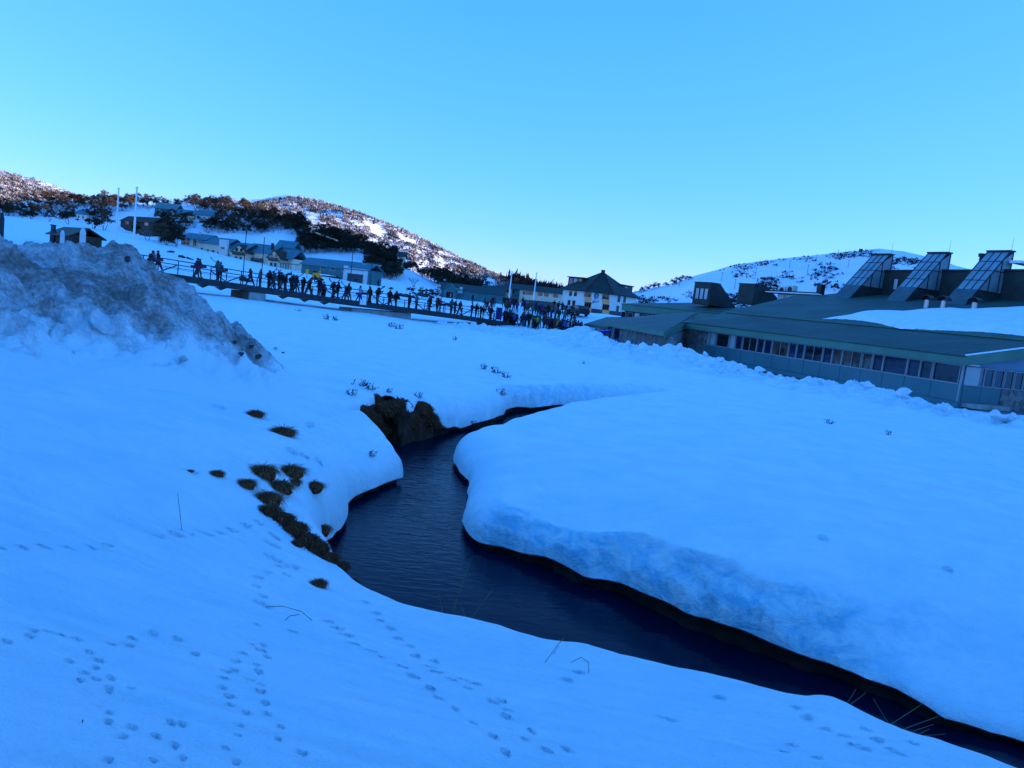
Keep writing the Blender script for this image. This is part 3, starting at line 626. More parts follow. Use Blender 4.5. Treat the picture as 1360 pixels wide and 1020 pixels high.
for k, (a, b, wpx, lb) in enumerate([(535,560,90,'uppermost tussock of the grass strip along the inlet'),(590,595,95,'second tussock down the grass strip along the inlet'),(645,640,105,'third tussock down the grass strip along the inlet'),(700,690,100,'fourth tussock down the grass strip by the water'),
      (745,725,100,'shaggy tussock at the inlet where the strip meets water'),(660,700,50,'small tussock at the lower edge of the grass strip'),(800,775,80,'tussock overhanging the water below the inlet'),(850,820,70,'tussock halfway along the dark grassy lip'),(900,862,60,'tussock near the end of the dark grassy lip'),(940,895,45,'last small tussock at the tip of the grassy lip')]):
    px, py = Z9(a, b); p = spot(px, py, .8); p[2] = max(p[2], .35); d = p[1]; tussock(p, wpx/3.4*d/1000*.55, lb, sz=.85, hang=True)
for px, py, z, r, lb in [(470,556,.85,.26,'tussock at the left end of the dark earth bank'),(482,549,.9,.30,'tussock second from left on the dark earth bank'),(494,560,.6,.30,'tussock hanging low on the left part of the earth bank'),(497,531,1.02,.24,'tussock on the upper left edge of the earth bank'),(486,518,1.1,.15,'topmost small tussock above the earth bank'),
      (512,545,.85,.38,'big drooping tussock left of centre on the earth bank'),(524,556,.55,.34,'drooping tussock low in the centre of the earth bank'),(531,541,.9,.36,'tallest drooping tussock in the centre of the earth bank'),(545,561,.5,.33,'drooping tussock low right of centre on the earth bank'),(563,545,.8,.30,'tussock at the upper right of the earth bank'),
      (570,559,.5,.32,'drooping tussock at the right end of the earth bank'),(505,572,.3,.28,'tussock at the waterline below the earth bank'),(578,566,.3,.2,'small tussock at the waterline at the right end of the bank'),(479,513,1.12,.10,'little leafy tuft poking from the snow above the bank')]:
    p = on_z(px, py, z); tussock(p, r*.72, lb, sz=.8, hang=True, lean=(.5, 0), rz=random.uniform(-.4, .4))
# bare mound of earth behind those tussocks
def earth_bank():
    P = [on_z(px, py, z) for px, py, z in [(458,558,.9),(472,552,.95),(486,540,1.0),(500,536,1.0),(516,534,1.0),(530,540,.95),(543,548,.85),(556,543,.85),(568,545,.8),(580,560,.4)]]
    P = np.array(P); u = np.linspace(0, len(P)-1, 90); T = np.stack([np.interp(u, np.arange(len(P)), P[:, k]) for k in range(3)], 1)
    V = []; rows = 12
    for k in range(rows):
        f = k/(rows-1); n1 = fbm(T[:, 0]*1.0, T[:, 1]+f*1.5, .5, 4); x = T[:, 0]+.10*n1; y = T[:, 1]-.10-.45*f+.16*n1; z = T[:, 2]*(1-f)**.8-.25*f+.05*n1
        V += list(np.stack([x, y, z], 1))
    n = 90; Q = [(k*n+i, k*n+i+1, (k+1)*n+i+1, (k+1)*n+i) for k in range(rows-1) for i in range(n-1)]
    V = np.array(V); org = V.mean(0)
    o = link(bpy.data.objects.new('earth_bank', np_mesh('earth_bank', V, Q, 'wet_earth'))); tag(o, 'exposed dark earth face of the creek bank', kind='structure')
earth_bank()
def twig_mesh(seed, n=7, L=.35, spread=1.0, leaf=True):
    r = random.Random(seed); q = MB()
    for i in range(n):
        a = r.uniform(0, 6.28); p = Vector((r.gauss(0, .12*spread), r.gauss(0, .05), -.05)); el = r.uniform(.7, 1.5)
        for k in range(3):
            d = Vector((math.cos(a)*math.cos(el), math.sin(a)*math.cos(el), math.sin(el)))*L/3*r.uniform(.7, 1.2); q.tube(p, p+d, .010-.002*k, .008-.002*k, 5); p = p+d; a += r.gauss(0, .5); el += r.gauss(0, .3)
            if leaf:
                for _ in range(5):
                    c = p+Vector((r.gauss(0, .04), r.gauss(0, .04), r.gauss(0, .03))); s = r.uniform(.015, .035); t = Vector((r.gauss(0, 1), r.gauss(0, 1), r.gauss(0, 1))).normalized()*s; w_ = t.orthogonal()*.6
                    q._add([c-t, c+w_, c+t, c-w_], [(0, 1, 2, 3)])
    return q.mesh('twig', 'twig_bark')
TW = [twig_mesh(s) for s in (1, 2, 3, 4)]
def twig(px, py, sc, label, cat='shrub', name='twiggy_shrub', me=None):
    p = spot(px, py); o = link(bpy.data.objects.new(name, me or random.choice(TW))); o.location = tuple(p); o.scale = (sc, sc, sc*.8); o.rotation_euler = (0, 0, random.uniform(-.5, .5)); tag(o, label, cat)
for px, py, sc, lb in [(642,490,.9,'left of the three twiggy shrubs poking through mid-field snow'),(657,495,1.1,'middle of the three twiggy shrubs poking through mid-field snow'),(670,501,.9,'right of the three twiggy shrubs poking through mid-field snow'),(433,424,1.5,'dark twigs in the snow before the footbridge, left one'),(445,425,1.3,'dark twigs in the snow before the footbridge, right one'),
      (519,434,1.6,'low dark scrub left in the snow below the bridge'),(529,436,1.8,'low dark scrub right in the snow below the bridge'),(396,413,.9,'tiny upright twig in the snow below the bridge pier'),(604,450,1.0,'tiny dark twig in the snow below the bridge end'),(479,512,.8,'leafy twig at the top of the earth bank'),
      (490,517,.8,'leafy twig just right of the top of the earth bank'),(555,527,.6,'little forked twig above the right end of the earth bank'),(516,521,.5,'tiny twig on the snow above the earth bank'),(466,525,.7,'dark twig left of the earth bank top'),(663,540,.9,'leafy twig on the point of the far bank'),(647,558,.8,'scrubby twig at the waterline of the far bank'),(630,563,.7,'scrubby twig low on the far bank'),
      (493,606,.5,'thin forked twig lying on the snow spit'),(775,483,.6,'speck of twig far out in the snow field'),(1100,562,.8,'dark twig far out on the right snow field'),(1180,577,.7,'second dark twig far out on the right snow field')]:
    twig(px, py, sc, lb)
def stalk(pts, label, r=.004, name='dry_stalk'):
    """a dry grass stem through px, py, height points near the first one's ground"""
    p0 = spot(*pts[0]); q = MB(); prev = Vector((0, 0, -.03))
    for px, py in pts[1:]:
        d = ray(px, py); w_ = CAM+d*(p0[1]/d[1]); c = Vector(w_-p0); q.tube(prev, c, r, r*.75, 5); prev = c
    o = q.build(name, 'dry_stalk'); o.location = tuple(p0); tag(o, label, 'grass stalk')
for pts, lb in [([(105,988),(108,968),(110,956)],'short straight dry stalk standing in the lower left snow'),([(242,708),(240,690),(236,655)],'thin tall dry stalk standing in the left snow'),([(424,832),(400,812),(375,805),(352,806)],'long arching dry stalk bent over the snow'),([(375,827),(385,818),(398,816)],'short arching dry stalk below the long one'),
                ([(722,876),(738,860),(750,846)],'curved bare twig sticking up near the creek edge'),([(783,890),(782,880),(772,873),(758,880)],'bent looping stalk right of the curved twig'),([(733,862),(742,858)],'small side sprig beside the curved twig')]:
    stalk(pts, lb, .0028)
def reeds(pts, label, r=.0045):
    for (a, b) in pts[:1]: pass
    p0 = spot(*pts[0][0], z0=1.0); q = MB()
    for base, tip in pts:
        d0 = ray(*base); d1 = ray(*tip); A = CAM+d0*(p0[1]/d0[1]); B = CAM+d1*((p0[1]+.1)/d1[1]); q.tube(Vector(A-p0)-Vector((0, 0, .08)), Vector(B-p0), r, r*.5, 5)
    o = q.build('reed_clump', 'dry_stalk'); o.location = tuple(p0); tag(o, label, 'reeds')
reeds([((598,811),(627,740)),((600,812),(608,795)),((590,810),(583,790)),((604,813),(606,797)),((596,811),(618,808))], 'clump of thin reeds with one long stem on the near creek edge')
reeds([((622,818),(655,782)),((624,819),(610,800))], 'two slanting reeds right of the reed clump')
reeds([((1182,953),(1225,935)),((1185,955),(1160,928)),((1200,965),(1240,962)),((1205,968),(1256,975)),((1195,960),(1250,950)),((1210,970),(1235,968))], 'wispy dry grass leaning over the creek at the lower right')
reeds([((1125,927),(1137,915)),((1128,928),(1150,920))], 'small wisp of dry grass on the near creek edge')

# ================================================================== FOOTBRIDGE
plain('bridge_steel', (.022, .026, .03), .6, .35, 2, .2, 20, spec=.4)
plain('bridge_rail', (.02, .022, .026), .6, .3, 3)
plain('weathered_timber', (.10, .08, .06), .85, .35, 4, .4, 20)
plain('concrete', (.30, .31, .30), .9, .25, 1.5, .3, 12)
plain('lamp_glass', (.75, .75, .72), .3, .05, 3)
BA = at(220, 362, 68.5); BB = at(690, 430, 108)
_bd = (BB-BA)[:2]; BL = np.linalg.norm(_bd); _bd = _bd/BL; _bn = np.array([-_bd[1], _bd[0]])
def vplane(px, py, O, n2):
    """sight line met with a vertical plane through O with plan normal n2"""
    d = ray(px, py); t = ((O[0]-CAM[0])*n2[0]+(O[1]-CAM[1])*n2[1])/(d[0]*n2[0]+d[1]*n2[1]); return CAM+t*d
BZX, BZZ = [-14.0], [3.4]
for px, py in [(220,362),(340,380),(450,396.5),(600,416.5),(690,430)]:
    p = vplane(px, py, BA, _bn); BZX.append(float((p[:2]-BA[:2])@_bd)); BZZ.append(float(p[2]))
BZX.append(BL+4); BZZ.append(BZZ[-1]-.3)
bz = lambda x: float(np.interp(x, BZX, BZZ))
def b_world(x, y, z=0): return (BA[0]+_bd[0]*x+_bn[0]*y, BA[1]+_bd[1]*x+_bn[1]*y, bz(x)+z)
bridge = empty('footbridge', (BA[0], BA[1], 0), math.atan2(_bd[1], _bd[0]), 'long dark steel footbridge full of people across the snow field', 'footbridge')
bx0, bx1 = -4.0, BL+1.0; nb = 17; bxs = np.linspace(bx0, bx1, nb+1)
for y0 in (-.12, 2.9):
    q = MB()
    for i in range(nb):
        a, b = bxs[i], bxs[i+1]; za, zb = bz(a), bz(b); H = .62
        q.hexa([(a,y0,za-H),(b,y0,zb-H),(b,y0+.24,zb-H),(a,y0+.24,za-H),(a,y0,za),(b,y0,zb),(b,y0+.24,zb),(a,y0+.24,za)])
    q.build('girder', 'bridge_steel', bridge)
for i in range(nb*3):                                                # deck planks laid in bays
    a = bx0+(bx1-bx0)*i/(nb*3); b = bx0+(bx1-bx0)*(i+1)/(nb*3)-.03
    MB().hexa([(a,.13,bz(a)-.16),(b,.13,bz(b)-.16),(b,2.89,bz(b)-.16),(a,2.89,bz(a)-.16),(a,.13,bz(a)-.05),(b,.13,bz(b)-.05),(b,2.89,bz(b)-.05),(a,2.89,bz(a)-.05)]).build('deck_plank', 'weathered_timber', bridge)
RH = .85
for side, y in ((0, 0.0), (1, 3.02)):
    for i, x in enumerate(bxs):
        MB().box(x-.035, x+.035, y-.035, y+.035, bz(x)-.02, bz(x)+(RH if side == 0 else 1.3)).build('railing_post', 'bridge_rail', bridge)
    for i in range(nb):
        a, b = bxs[i], bxs[i+1]
        if side == 0:
            MB().bar((a, y, bz(a)+RH), (b, y, bz(b)+RH), .07, .08).build('handrail', 'bridge_rail', bridge)
            MB().bar((a, y-.045, bz(a)+.45), (b, y-.045, bz(b)+.45), .03, .035).build('mid_rail', 'bridge_rail', bridge)
            m = (a+b)/2
            if i % 2: MB().bar((a+.1, y-.06, bz(a)+.02), (m, y-.06, bz(m)+RH-.06), .06, .1).build('brace', 'bridge_rail', bridge)
            else: MB().bar((m, y-.06, bz(m)+RH-.06), (b-.1, y-.06, bz(b)+.02), .06, .1).build('brace', 'bridge_rail', bridge)
        else:
            MB().bar((a, y, bz(a)+1.3), (b, y, bz(b)+1.3), .06, .09).build('handrail', 'bridge_rail', bridge)
            MB().bar((a, y, bz(a)+.6), (b, y, bz(b)+.6), .04, .05).build('mid_rail', 'bridge_rail', bridge)
def bx_of(px, py):
    p = vplane(px, py, BA, _bn); return float((p[:2]-BA[:2])@_bd)
for px, py in [(269,381),(293,384),(375,400),(404,402),(430,408)]:      # knee brackets under the girder
    x = bx_of(px, py); z = bz(x)-.62; MB().prism([(x-.6, z), (x+.6, z), (x, z-.28)], -.1, .1, lambda p, r, t: (p, t, r)).build('bracket', 'bridge_steel', bridge)
for px, py, wd in [(342,393,1.5)]:
    x = bx_of(px, py); g = -.3; z = bz(x)-.62
    MB().box(x-.9, x+.9, -.05, 3.0, g, z-.01).build('pier', 'concrete', bridge)
    MB().box(x-1.3, x-.91, .2, 2.8, z-1.0, z-.012).build('pier_cap', 'weathered_timber', bridge)
x = bx_of(470, 410); MB().box(x, x+9, .3, 2.7, -.3, bz(x+9)-.64).build('abutment', 'concrete', bridge)
x = bx_of(481, 403); MB().box(x-.45, x+.45, -.16, -.125, bz(x)-.35, bz(x)+.2).build('notice_plate', 'lamp_glass', bridge)
# shared path lamps: slim posts with two arms
def lamp(px, py_foot, px_top, py_top, depth, label, double=True):
    p = at(px, py_foot, depth); h = float(at(px_top, py_top, depth)[2]-p[2])
    r = empty('lamp_post', tuple(p), 0, label, 'lamp post')
    MB().tube((0, 0, -.3), (0, 0, h), .055, .04, 8).build('post', 'bridge_steel', r)
    if double:
        MB().bar((-.95, 0, h-.05), (.95, 0, h-.05), .05, .05).build('cross_arm', 'bridge_steel', r)
        for s in (-1, 1):
            hd = MB().tube((s*.9, 0, h-.08), (s*.9, 0, h-.28), .1, .26, 10).build('lamp_head', 'bridge_steel', r)
            MB().tube((s*.9, 0, h-.281), (s*.9, 0, h-.36), .25, .16, 10).build('lamp_cover', 'lamp_glass', hd)
    return r
lamp(322, 376, 330, 298, 75.5, 'slim dark lamp post rising from the footbridge left of the pier', False)
lamp(346, 381, 353, 315, 77, 'slim dark lamp post rising from the footbridge above the pier', False)
lamp(463, 396, 469, 335, 85.0, 'slim dark post on the footbridge between the two walking groups', False)
lamp(489, 403, 493.5, 348, 88, 'double headed lamp post on the footbridge before the blue roofed hall')
lamp(579, 405, 583, 368, 110, 'double headed lamp post beside the blue green shed')
lamp(605, 413, 607, 396, 99, 'short dark post at the right end of the footbridge', False)

# ================================================================== PEOPLE
for n_, c in dict(black_cloth=(.012, .012, .014), navy_cloth=(.015, .02, .06), blue_cloth=(.03, .08, .35), grey_cloth=(.12, .12, .13), pale_cloth=(.35, .36, .38), red_cloth=(.22, .02, .03), maroon_cloth=(.10, .02, .03), olive_cloth=(.06, .06, .02),
                  mustard_cloth=(.38, .22, .05), teal_cloth=(.02, .11, .10), purple_cloth=(.09, .03, .16), lime_cloth=(.25, .35, .05), skin_tone=(.45, .26, .18), dark_hair=(.02, .014, .01)).items():
    plain(n_, c, .85, .2, 8, .3, 40)
def person_mesh(name, pose):
    """one continuous skinned figure, 1.74 m tall, facing +Y"""
    J = dict(pelvis=(0, 0, .94), waist=(0, .005, 1.10), chest=(0, .0, 1.30), collar=(0, -.01, 1.44), neck=(0, 0, 1.50), head=(0, .015, 1.60), crown=(0, .0, 1.70))
    for s, k in ((-1, 'l'), (1, 'r')):
        st = pose['leg_'+k]; hip = (s*.095, 0, .90)
        knee = (s*.105, .44*math.sin(st[0]), .90-.44*math.cos(st[0])); ank = (s*.11, knee[1]+.42*math.sin(st[1]), knee[2]-.42*math.cos(st[1])); toe = (s*.125, ank[1]+.17, ank[2]-.03)
        J['hip'+k] = hip; J['knee'+k] = knee; J['ank'+k] = ank; J['toe'+k] = toe
        a = pose['arm_'+k]; sh = (s*.19, -.005, 1.42); el = (s*(.19+.29*math.sin(a[2])), .29*math.sin(a[0])*math.cos(a[2]), 1.42-.29*math.cos(a[0])*math.cos(a[2]))
        wr = (el[0]-s*.24*math.sin(a[3]), el[1]+.25*math.sin(a[1])*math.cos(a[3]), el[2]-.25*math.cos(a[1])*math.cos(a[3])); hd = tuple(wr[i]+(wr[i]-el[i])*.34 for i in range(3))
        J['sh'+k] = sh; J['el'+k] = el; J['wr'+k] = wr; J['hd'+k] = hd
    dz = min(J['ankl'][2], J['ankr'][2])-.07; J = {k: (v[0], v[1], v[2]-dz) for k, v in J.items()}
    lean = pose.get('lean', 0)
    J = {k: (v[0], v[1]+max(0, v[2]-.9)*lean, v[2]) if not k.startswith(('hip', 'knee', 'ank', 'toe')) else v for k, v in J.items()}
    E = [('pelvis', 'waist'), ('waist', 'chest'), ('chest', 'collar'), ('collar', 'neck'), ('neck', 'head'), ('head', 'crown')]
    for k in 'lr': E += [('pelvis', 'hip'+k), ('hip'+k, 'knee'+k), ('knee'+k, 'ank'+k), ('ank'+k, 'toe'+k), ('collar', 'sh'+k), ('sh'+k, 'el'+k), ('el'+k, 'wr'+k), ('wr'+k, 'hd'+k)]
    RAD = dict(pelvis=.165, waist=.15, chest=.17, collar=.12, neck=.07, head=.105, crown=.085, hip=.105, knee=.075, ank=.06, toe=.05, sh=.085, el=.065, wr=.052, hd=.045)
    ks = list(J); me = bpy.data.meshes.new(name); me.from_pydata([J[k] for k in ks], [(ks.index(a), ks.index(b)) for a, b in E], [])
    o = bpy.data.objects.new(name, me); col.objects.link(o); sk = o.modifiers.new('s', 'SKIN'); sk.use_smooth_shade = True
    if not me.skin_vertices: 
        bpy.context.view_layer.objects.active = o
    sv = me.skin_vertices[0].data
    for i, k in enumerate(ks):
        b = k if k in RAD else k[:-1]; r = RAD[b]*pose.get('bulk', 1.0 if b in ('head', 'crown', 'neck') else 1.05); sv[i].radius = (r, r*.8 if b in ('pelvis', 'waist', 'chest') else r); sv[i].use_root = (k == 'pelvis')
    ss = o.modifiers.new('u', 'SUBSURF'); ss.levels = 1
    dg = bpy.context.evaluated_depsgraph_get(); dg.update(); ev = o.evaluated_get(dg); out = bpy.data.meshes.new_from_object(ev); out.name = name
    hz = J['head'][2]; wz = J['pelvis'][2]-.03; hands = [Vector(J['hdl']), Vector(J['hdr']), Vector(J['wrl']), Vector(J['wrr'])]
    out.materials.clear()
    for m in ('black_cloth', 'black_cloth', 'skin_tone', 'dark_hair', 'black_cloth'): out.materials.append(MAT[m])    # trousers, jacket, skin, hat, boots
    ax = J['head'][1]
    for p in out.polygons:
        c = p.center; p.use_smooth = True
        if c.z > hz-.09: p.material_index = 2 if (c.y > ax+.03 and c.z < hz+.06) else 3
        elif min((c-h).length for h in hands[:2]) < .07: p.material_index = 4
        elif c.z < .13: p.material_index = 4
        elif c.z < wz and abs(c.x) < .185: p.material_index = 0
        else: p.material_index = 1
    bpy.data.objects.remove(o); bpy.data.meshes.remove(me)
    return out
POSES = dict(
  stand=dict(leg_l=(.03, -.02), leg_r=(-.03, -.05), arm_l=(.1, .35, .12, .0), arm_r=(.05, .3, .12, 0)),
  walk=dict(leg_l=(.45, .12), leg_r=(-.28, -.55), arm_l=(-.35, -.1, .1, 0), arm_r=(.4, .8, .1, 0), lean=.08),
  stride=dict(leg_l=(-.35, -.5), leg_r=(.5, .25), arm_l=(.45, .9, .12, 0), arm_r=(-.4, -.15, .12, 0), lean=.12),
  carry=dict(leg_l=(.3, .05), leg_r=(-.22, -.4), arm_l=(.2, .6, .12, 0), arm_r=(.9, 2.4, .25, .3), lean=.06),
  talk=dict(leg_l=(.1, .02), leg_r=(-.12, -.1), arm_l=(.35, 1.3, .25, .5), arm_r=(.3, 1.2, .2, .4)),
  wide=dict(leg_l=(.15, .05), leg_r=(-.15, -.2), arm_l=(.15, .5, .35, .1), arm_r=(.1, .4, .35, .1), bulk=1.12))
PM = {k: person_mesh('body', v) for k, v in POSES.items()}
def pack_mesh():
    q = MB(); bm = bmesh.new(); bmesh.ops.create_cube(bm, size=1); bmesh.ops.bevel(bm, geom=bm.edges[:], offset=.18, segments=2, affect='EDGES')
    for v in bm.verts: v.co = Vector((v.co.x*.32, v.co.y*.2, v.co.z*.48))
    me = bpy.data.meshes.new('backpack'); bm.to_mesh(me); bm.free(); return me
PACK = pack_mesh(); PACK.materials.append(MAT['black_cloth'])
def hat_mesh():
    bm = bmesh.new(); bmesh.ops.create_icosphere(bm, subdivisions=2, radius=.118)
    for v in bm.verts: v.co.z = max(v.co.z, -.02); v.co.y *= 1.1
    me = bpy.data.meshes.new('hat'); bm.to_mesh(me); bm.free(); me.materials.append(MAT['black_cloth'])
    for p in me.polygons: p.use_smooth = True
    return me
HAT = hat_mesh()
def setm(o, i, m): o.material_slots[i].link = 'OBJECT'; o.material_slots[i].material = MAT[m]
def person(p, rz, pose, jacket, trousers, label, h=1.74, hat=None, pack=None, group=None):
    r = empty('person', p, rz, label, 'person', group); k = h/1.74*1.06; r.scale = (k*1.08, k*1.08, k)
    b = link(bpy.data.objects.new('body', PM[pose]), r); setm(b, 0, trousers); setm(b, 1, jacket)
    ln = POSES[pose].get('lean', 0)
    if hat: o = link(bpy.data.objects.new('hat', HAT), r); o.location = (0, ln*.72, 1.66); setm(o, 0, hat)
    if pack: o = link(bpy.data.objects.new('backpack', PACK), r); o.location = (0, -.2+ln*.35, 1.24); setm(o, 0, pack)
    return r
plain('ski_top', (.03, .03, .035), .4, .2, 3); plain('board_top', (.06, .02, .05), .4, .3, 3)
def ski_mesh(board):
    q = MB(); L = 1.5 if board else 1.65; wd = .14 if board else .04
    for s in ((0,) if board else (-.055, .055)):
        pr = [(-L/2, .06), (-L/2+.12, 0), (L/2-.18, 0), (L/2, .10)]; q2 = [(a, b+.02) for a, b in pr]
        for i in range(3): q.hexa([(pr[i][0], s-wd, pr[i][1]), (pr[i+1][0], s-wd, pr[i+1][1]), (pr[i+1][0], s+wd, pr[i+1][1]), (pr[i][0], s+wd, pr[i][1]), (q2[i][0], s-wd, q2[i][1]), (q2[i+1][0], s-wd, q2[i+1][1]), (q2[i+1][0], s+wd, q2[i+1][1]), (q2[i][0], s+wd, q2[i][1])])
        q.box(-.12, .1, s-.035, s+.035, .021, .09)
    return q.mesh('snowboard' if board else 'ski_pair', 'board_top' if board else 'ski_top')
SKI, BOARD = ski_mesh(False), ski_mesh(True)
def gear(pr, label, board=False, tilt=-.5, side=.2, h=1.52, rz=0.0):
    """skis on a shoulder or a board under an arm: placed where the person holds them"""
    o = link(bpy.data.objects.new('snowboard' if board else 'ski_pair', BOARD if board else SKI)); a = pr.rotation_euler[2]
    o.location = (pr.location[0]+math.cos(a)*side, pr.location[1]+math.sin(a)*side, pr.location[2]+h*pr.scale[2]); o.rotation_euler = (math.pi/2 if board else 0, -tilt, a+math.pi/2+rz); tag(o, label, 'snowboard' if board else 'skis')
BDIR = math.atan2(_bd[1], _bd[0]); TO_R = BDIR-math.pi/2; TO_L = BDIR+math.pi/2
ONES = ['', 'first', 'second', 'third', 'fourth', 'fifth', 'sixth', 'seventh', 'eighth', 'ninth', 'tenth', 'eleventh', 'twelfth', 'thirteenth', 'fourteenth', 'fifteenth', 'sixteenth', 'seventeenth', 'eighteenth', 'nineteenth']
def ordw(n):
    n += 1
    if n < 20: return ONES[n]
    t = n//10; return ['', '', 'twentieth', 'thirtieth', 'fortieth', 'fiftieth', 'sixtieth'][t] if n % 10 == 0 else ['', '', 'twenty', 'thirty', 'forty', 'fifty', 'sixty'][t]+'-'+ONES[n % 10]
cn = lambda c: c.split('_')[0]
BR = [(206,'wide','grey','black',1.0,TO_R,'hat','pack','board'),(218,'stride','black','black',1.04,TO_L,'hat',None,None),(266,'walk','navy','black',1.0,TO_R,'hat',None,'board'),(275,'walk','black','grey',1.05,TO_R,None,'pack',None),(300,'stand','grey','black',1.0,TO_R+.5,'hat',None,'board'),
      (338,'stride','black','black',1.0,TO_L,None,None,None),(361,'stand','black','black',1.0,TO_R,'hat','pack','ski'),(369,'walk','grey','grey',.97,TO_R,None,None,'ski'),(378,'talk','black','black',.98,TO_L,'hat',None,None),(384,'stand','maroon','black',.98,TO_R,None,'pack','ski'),(392,'walk','navy','black',1.0,TO_R,'hat',None,None),
      (398,'stride','black','teal',1.03,TO_R,None,None,'ski'),(404,'walk','olive','olive',1.0,TO_R,'hat',None,'ski'),(427,'carry','black','black',1.06,TO_L,'hat','pack','ski'),(437,'stand','maroon','black',.68,TO_L,'hat',None,None),(446,'carry','black','navy',1.0,TO_R,'hat','pack','ski'),(451,'walk','grey','black',1.0,TO_L,None,None,'ski'),
      (458,'stride','black','black',.85,TO_R,None,None,None),(483,'talk','pale','blue',.98,TO_R,'hat',None,None),(499,'walk','navy','grey',1.02,TO_L,'hat',None,None),(521,'talk','black','black',1.02,TO_R,None,'pack',None),(531,'wide','black','olive',1.0,TO_L,'hat',None,None),(547,'stand','navy','black',1.0,TO_R,'hat',None,None),
      (552,'stand','blue','black',.72,TO_R,'hat',None,None),(558,'walk','grey','navy',.68,TO_L,'hat',None,None),(574,'stand','maroon','black',.98,TO_R,None,None,None),(579,'talk','black','grey',1.0,TO_L,'hat',None,None),(616,'stride','black','black',1.0,TO_L,'hat',None,None),(640,'talk','black','black',1.02,TO_L,None,'pack',None),(647,'walk','black','pale',.9,TO_R,'hat',None,None)]
BR += [(373,'walk','navy','black',1.0,TO_R,'hat',None,None),(388,'stride','black','black',1.02,TO_L,None,'pack','ski'),(410,'stand','teal','black',.95,TO_R,'hat',None,None),(433,'walk','black','navy',.98,TO_L,None,None,None),(441,'stand','purple','black',.9,TO_R,'hat',None,None),(454,'talk','black','black',1.0,TO_R,'hat',None,None),(365,'talk','red','black',.96,TO_L,None,None,None),(495,'stand','black','black',.98,TO_R,None,'pack',None),(527,'walk','grey','black',.97,TO_L,None,None,None),(612,'talk','navy','black',.97,TO_R,None,None,None),(655,'stand','black','navy',1.0,TO_L,'hat',None,None)]
_rb = random.Random(17)
for px_ in (292, 357, 376, 395, 407, 416, 421, 463, 471, 489, 507, 513, 538, 565, 586, 596, 603, 622, 630, 650, 660):
    BR.append((px_, _rb.choice(list(POSES)), _rb.choice(['black', 'navy', 'black', 'grey', 'maroon', 'black', 'teal', 'red']), _rb.choice(['black', 'grey', 'navy', 'olive']), _rb.uniform(.9, 1.05), _rb.choice([TO_R, TO_L]), _rb.choice(['hat', None]), _rb.choice(['pack', None]), _rb.choice(['ski', None, None, None, 'board'])))
BR.sort(key=lambda q: q[0])
for i, (px, pose, ja, tr, h, rz, hat, pk, gr) in enumerate(BR):
    py = np.interp(px, [206, 220, 340, 450, 600, 690], [360, 362, 380, 396.5, 416.5, 430]); x = bx_of(px, py); y = [.6, 1.2, .8, 1.7][i % 4]
    w_ = b_world(x, y, -.05); size = 'child' if h < .75 else 'person'
    lb = '%s in %s jacket, %s from the dirty pile on the footbridge' % (size, ja, ordw(i))
    pr = person(w_, rz+random.uniform(-.25, .25), pose, ja+'_cloth', tr+'_cloth', lb, 1.74*h, (random.choice(['black_cloth', 'navy_cloth', 'grey_cloth', 'maroon_cloth']) if hat else None), ('black_cloth' if pk else None), 'people crossing the footbridge')
    if gr == 'ski': gear(pr, 'skis on the shoulder of the %s bridge walker from the dirty pile' % ordw(i), tilt=.55, rz=random.uniform(-.3, .3))
    if gr == 'board': gear(pr, 'snowboard carried by the %s walker from the dirty pile on the bridge' % ordw(i), True, .1, .3, 1.0)
Z8 = lambda a, b: (640+a/8.5, 360+b/8.5)
CR = [(245,592,1),(268,588,.98),(292,596,1.0),(318,590,1.02),(345,598,1.0),(372,594,.97),(388,600,.9),(452,596,1),(472,600,.95),(492,596,.85),(535,606,1.05),(575,608,.95),(603,612,.98),(625,618,1),(735,640,1.08),(757,628,1),(790,632,.95),(822,648,1),(848,652,1.05),(872,655,.98),(900,640,1),(940,662,1.02),(975,660,.95),(1015,668,1),(1050,660,1.0),(1082,665,1.02),(1118,652,.9),
      (112,470,1),(130,452,.95),(240,418,1),(275,470,1),(312,460,1),(332,452,.95),(368,470,1),(452,452,1.0),(652,560,1),(688,572,1),(802,500,1),(775,560,.98),(892,520,1),(958,540,1.05),(1005,575,1),(20,500,1),(48,520,.9),(700,520,.95),(620,540,1.0)]
JA = ['black', 'navy', 'black', 'grey', 'black', 'maroon', 'black', 'black', 'navy', 'teal', 'black', 'grey', 'olive', 'lime', 'navy', 'black', 'black', 'maroon', 'mustard', 'black', 'navy', 'blue', 'pale', 'black', 'navy', 'black', 'grey', 'black', 'grey', 'black', 'black', 'red', 'navy', 'black', 'black', 'navy', 'black', 'black', 'purple', 'navy', 'pale', 'black', 'black', 'black', 'grey', 'navy']
_r = random.Random(91)
NF = 27; extra_f = [(x+_r.uniform(-6, 6), 596+max(0, x-450)*.11+_r.uniform(-16, 4), _r.uniform(.9, 1.06)) for x in (256, 280, 305, 332, 358, 440, 463, 510, 548, 590, 612, 645, 700, 722, 746, 772, 806, 835, 860, 886, 920, 955, 995, 1034, 1066, 1098)]
extra_b = [(x, y, _r.uniform(.92, 1.05)) for x, y in ((262, 520), (298, 505), (345, 515), (385, 520), (470, 520), (505, 530), (560, 545), (595, 530), (665, 530), (735, 545), (822, 560), (860, 570), (925, 575), (850, 520), (1040, 590), (90, 500))]
CR = CR[:27]+extra_f+CR[27:]+extra_b; NF = 27+len(extra_f); _c = ['black', 'navy', 'black', 'grey', 'black', 'maroon', 'teal', 'red', 'black', 'blue', 'olive', 'purple']
JA = JA[:27]+[_r.choice(_c) for _ in extra_f]+JA[27:]+[_r.choice(_c) for _ in extra_b]
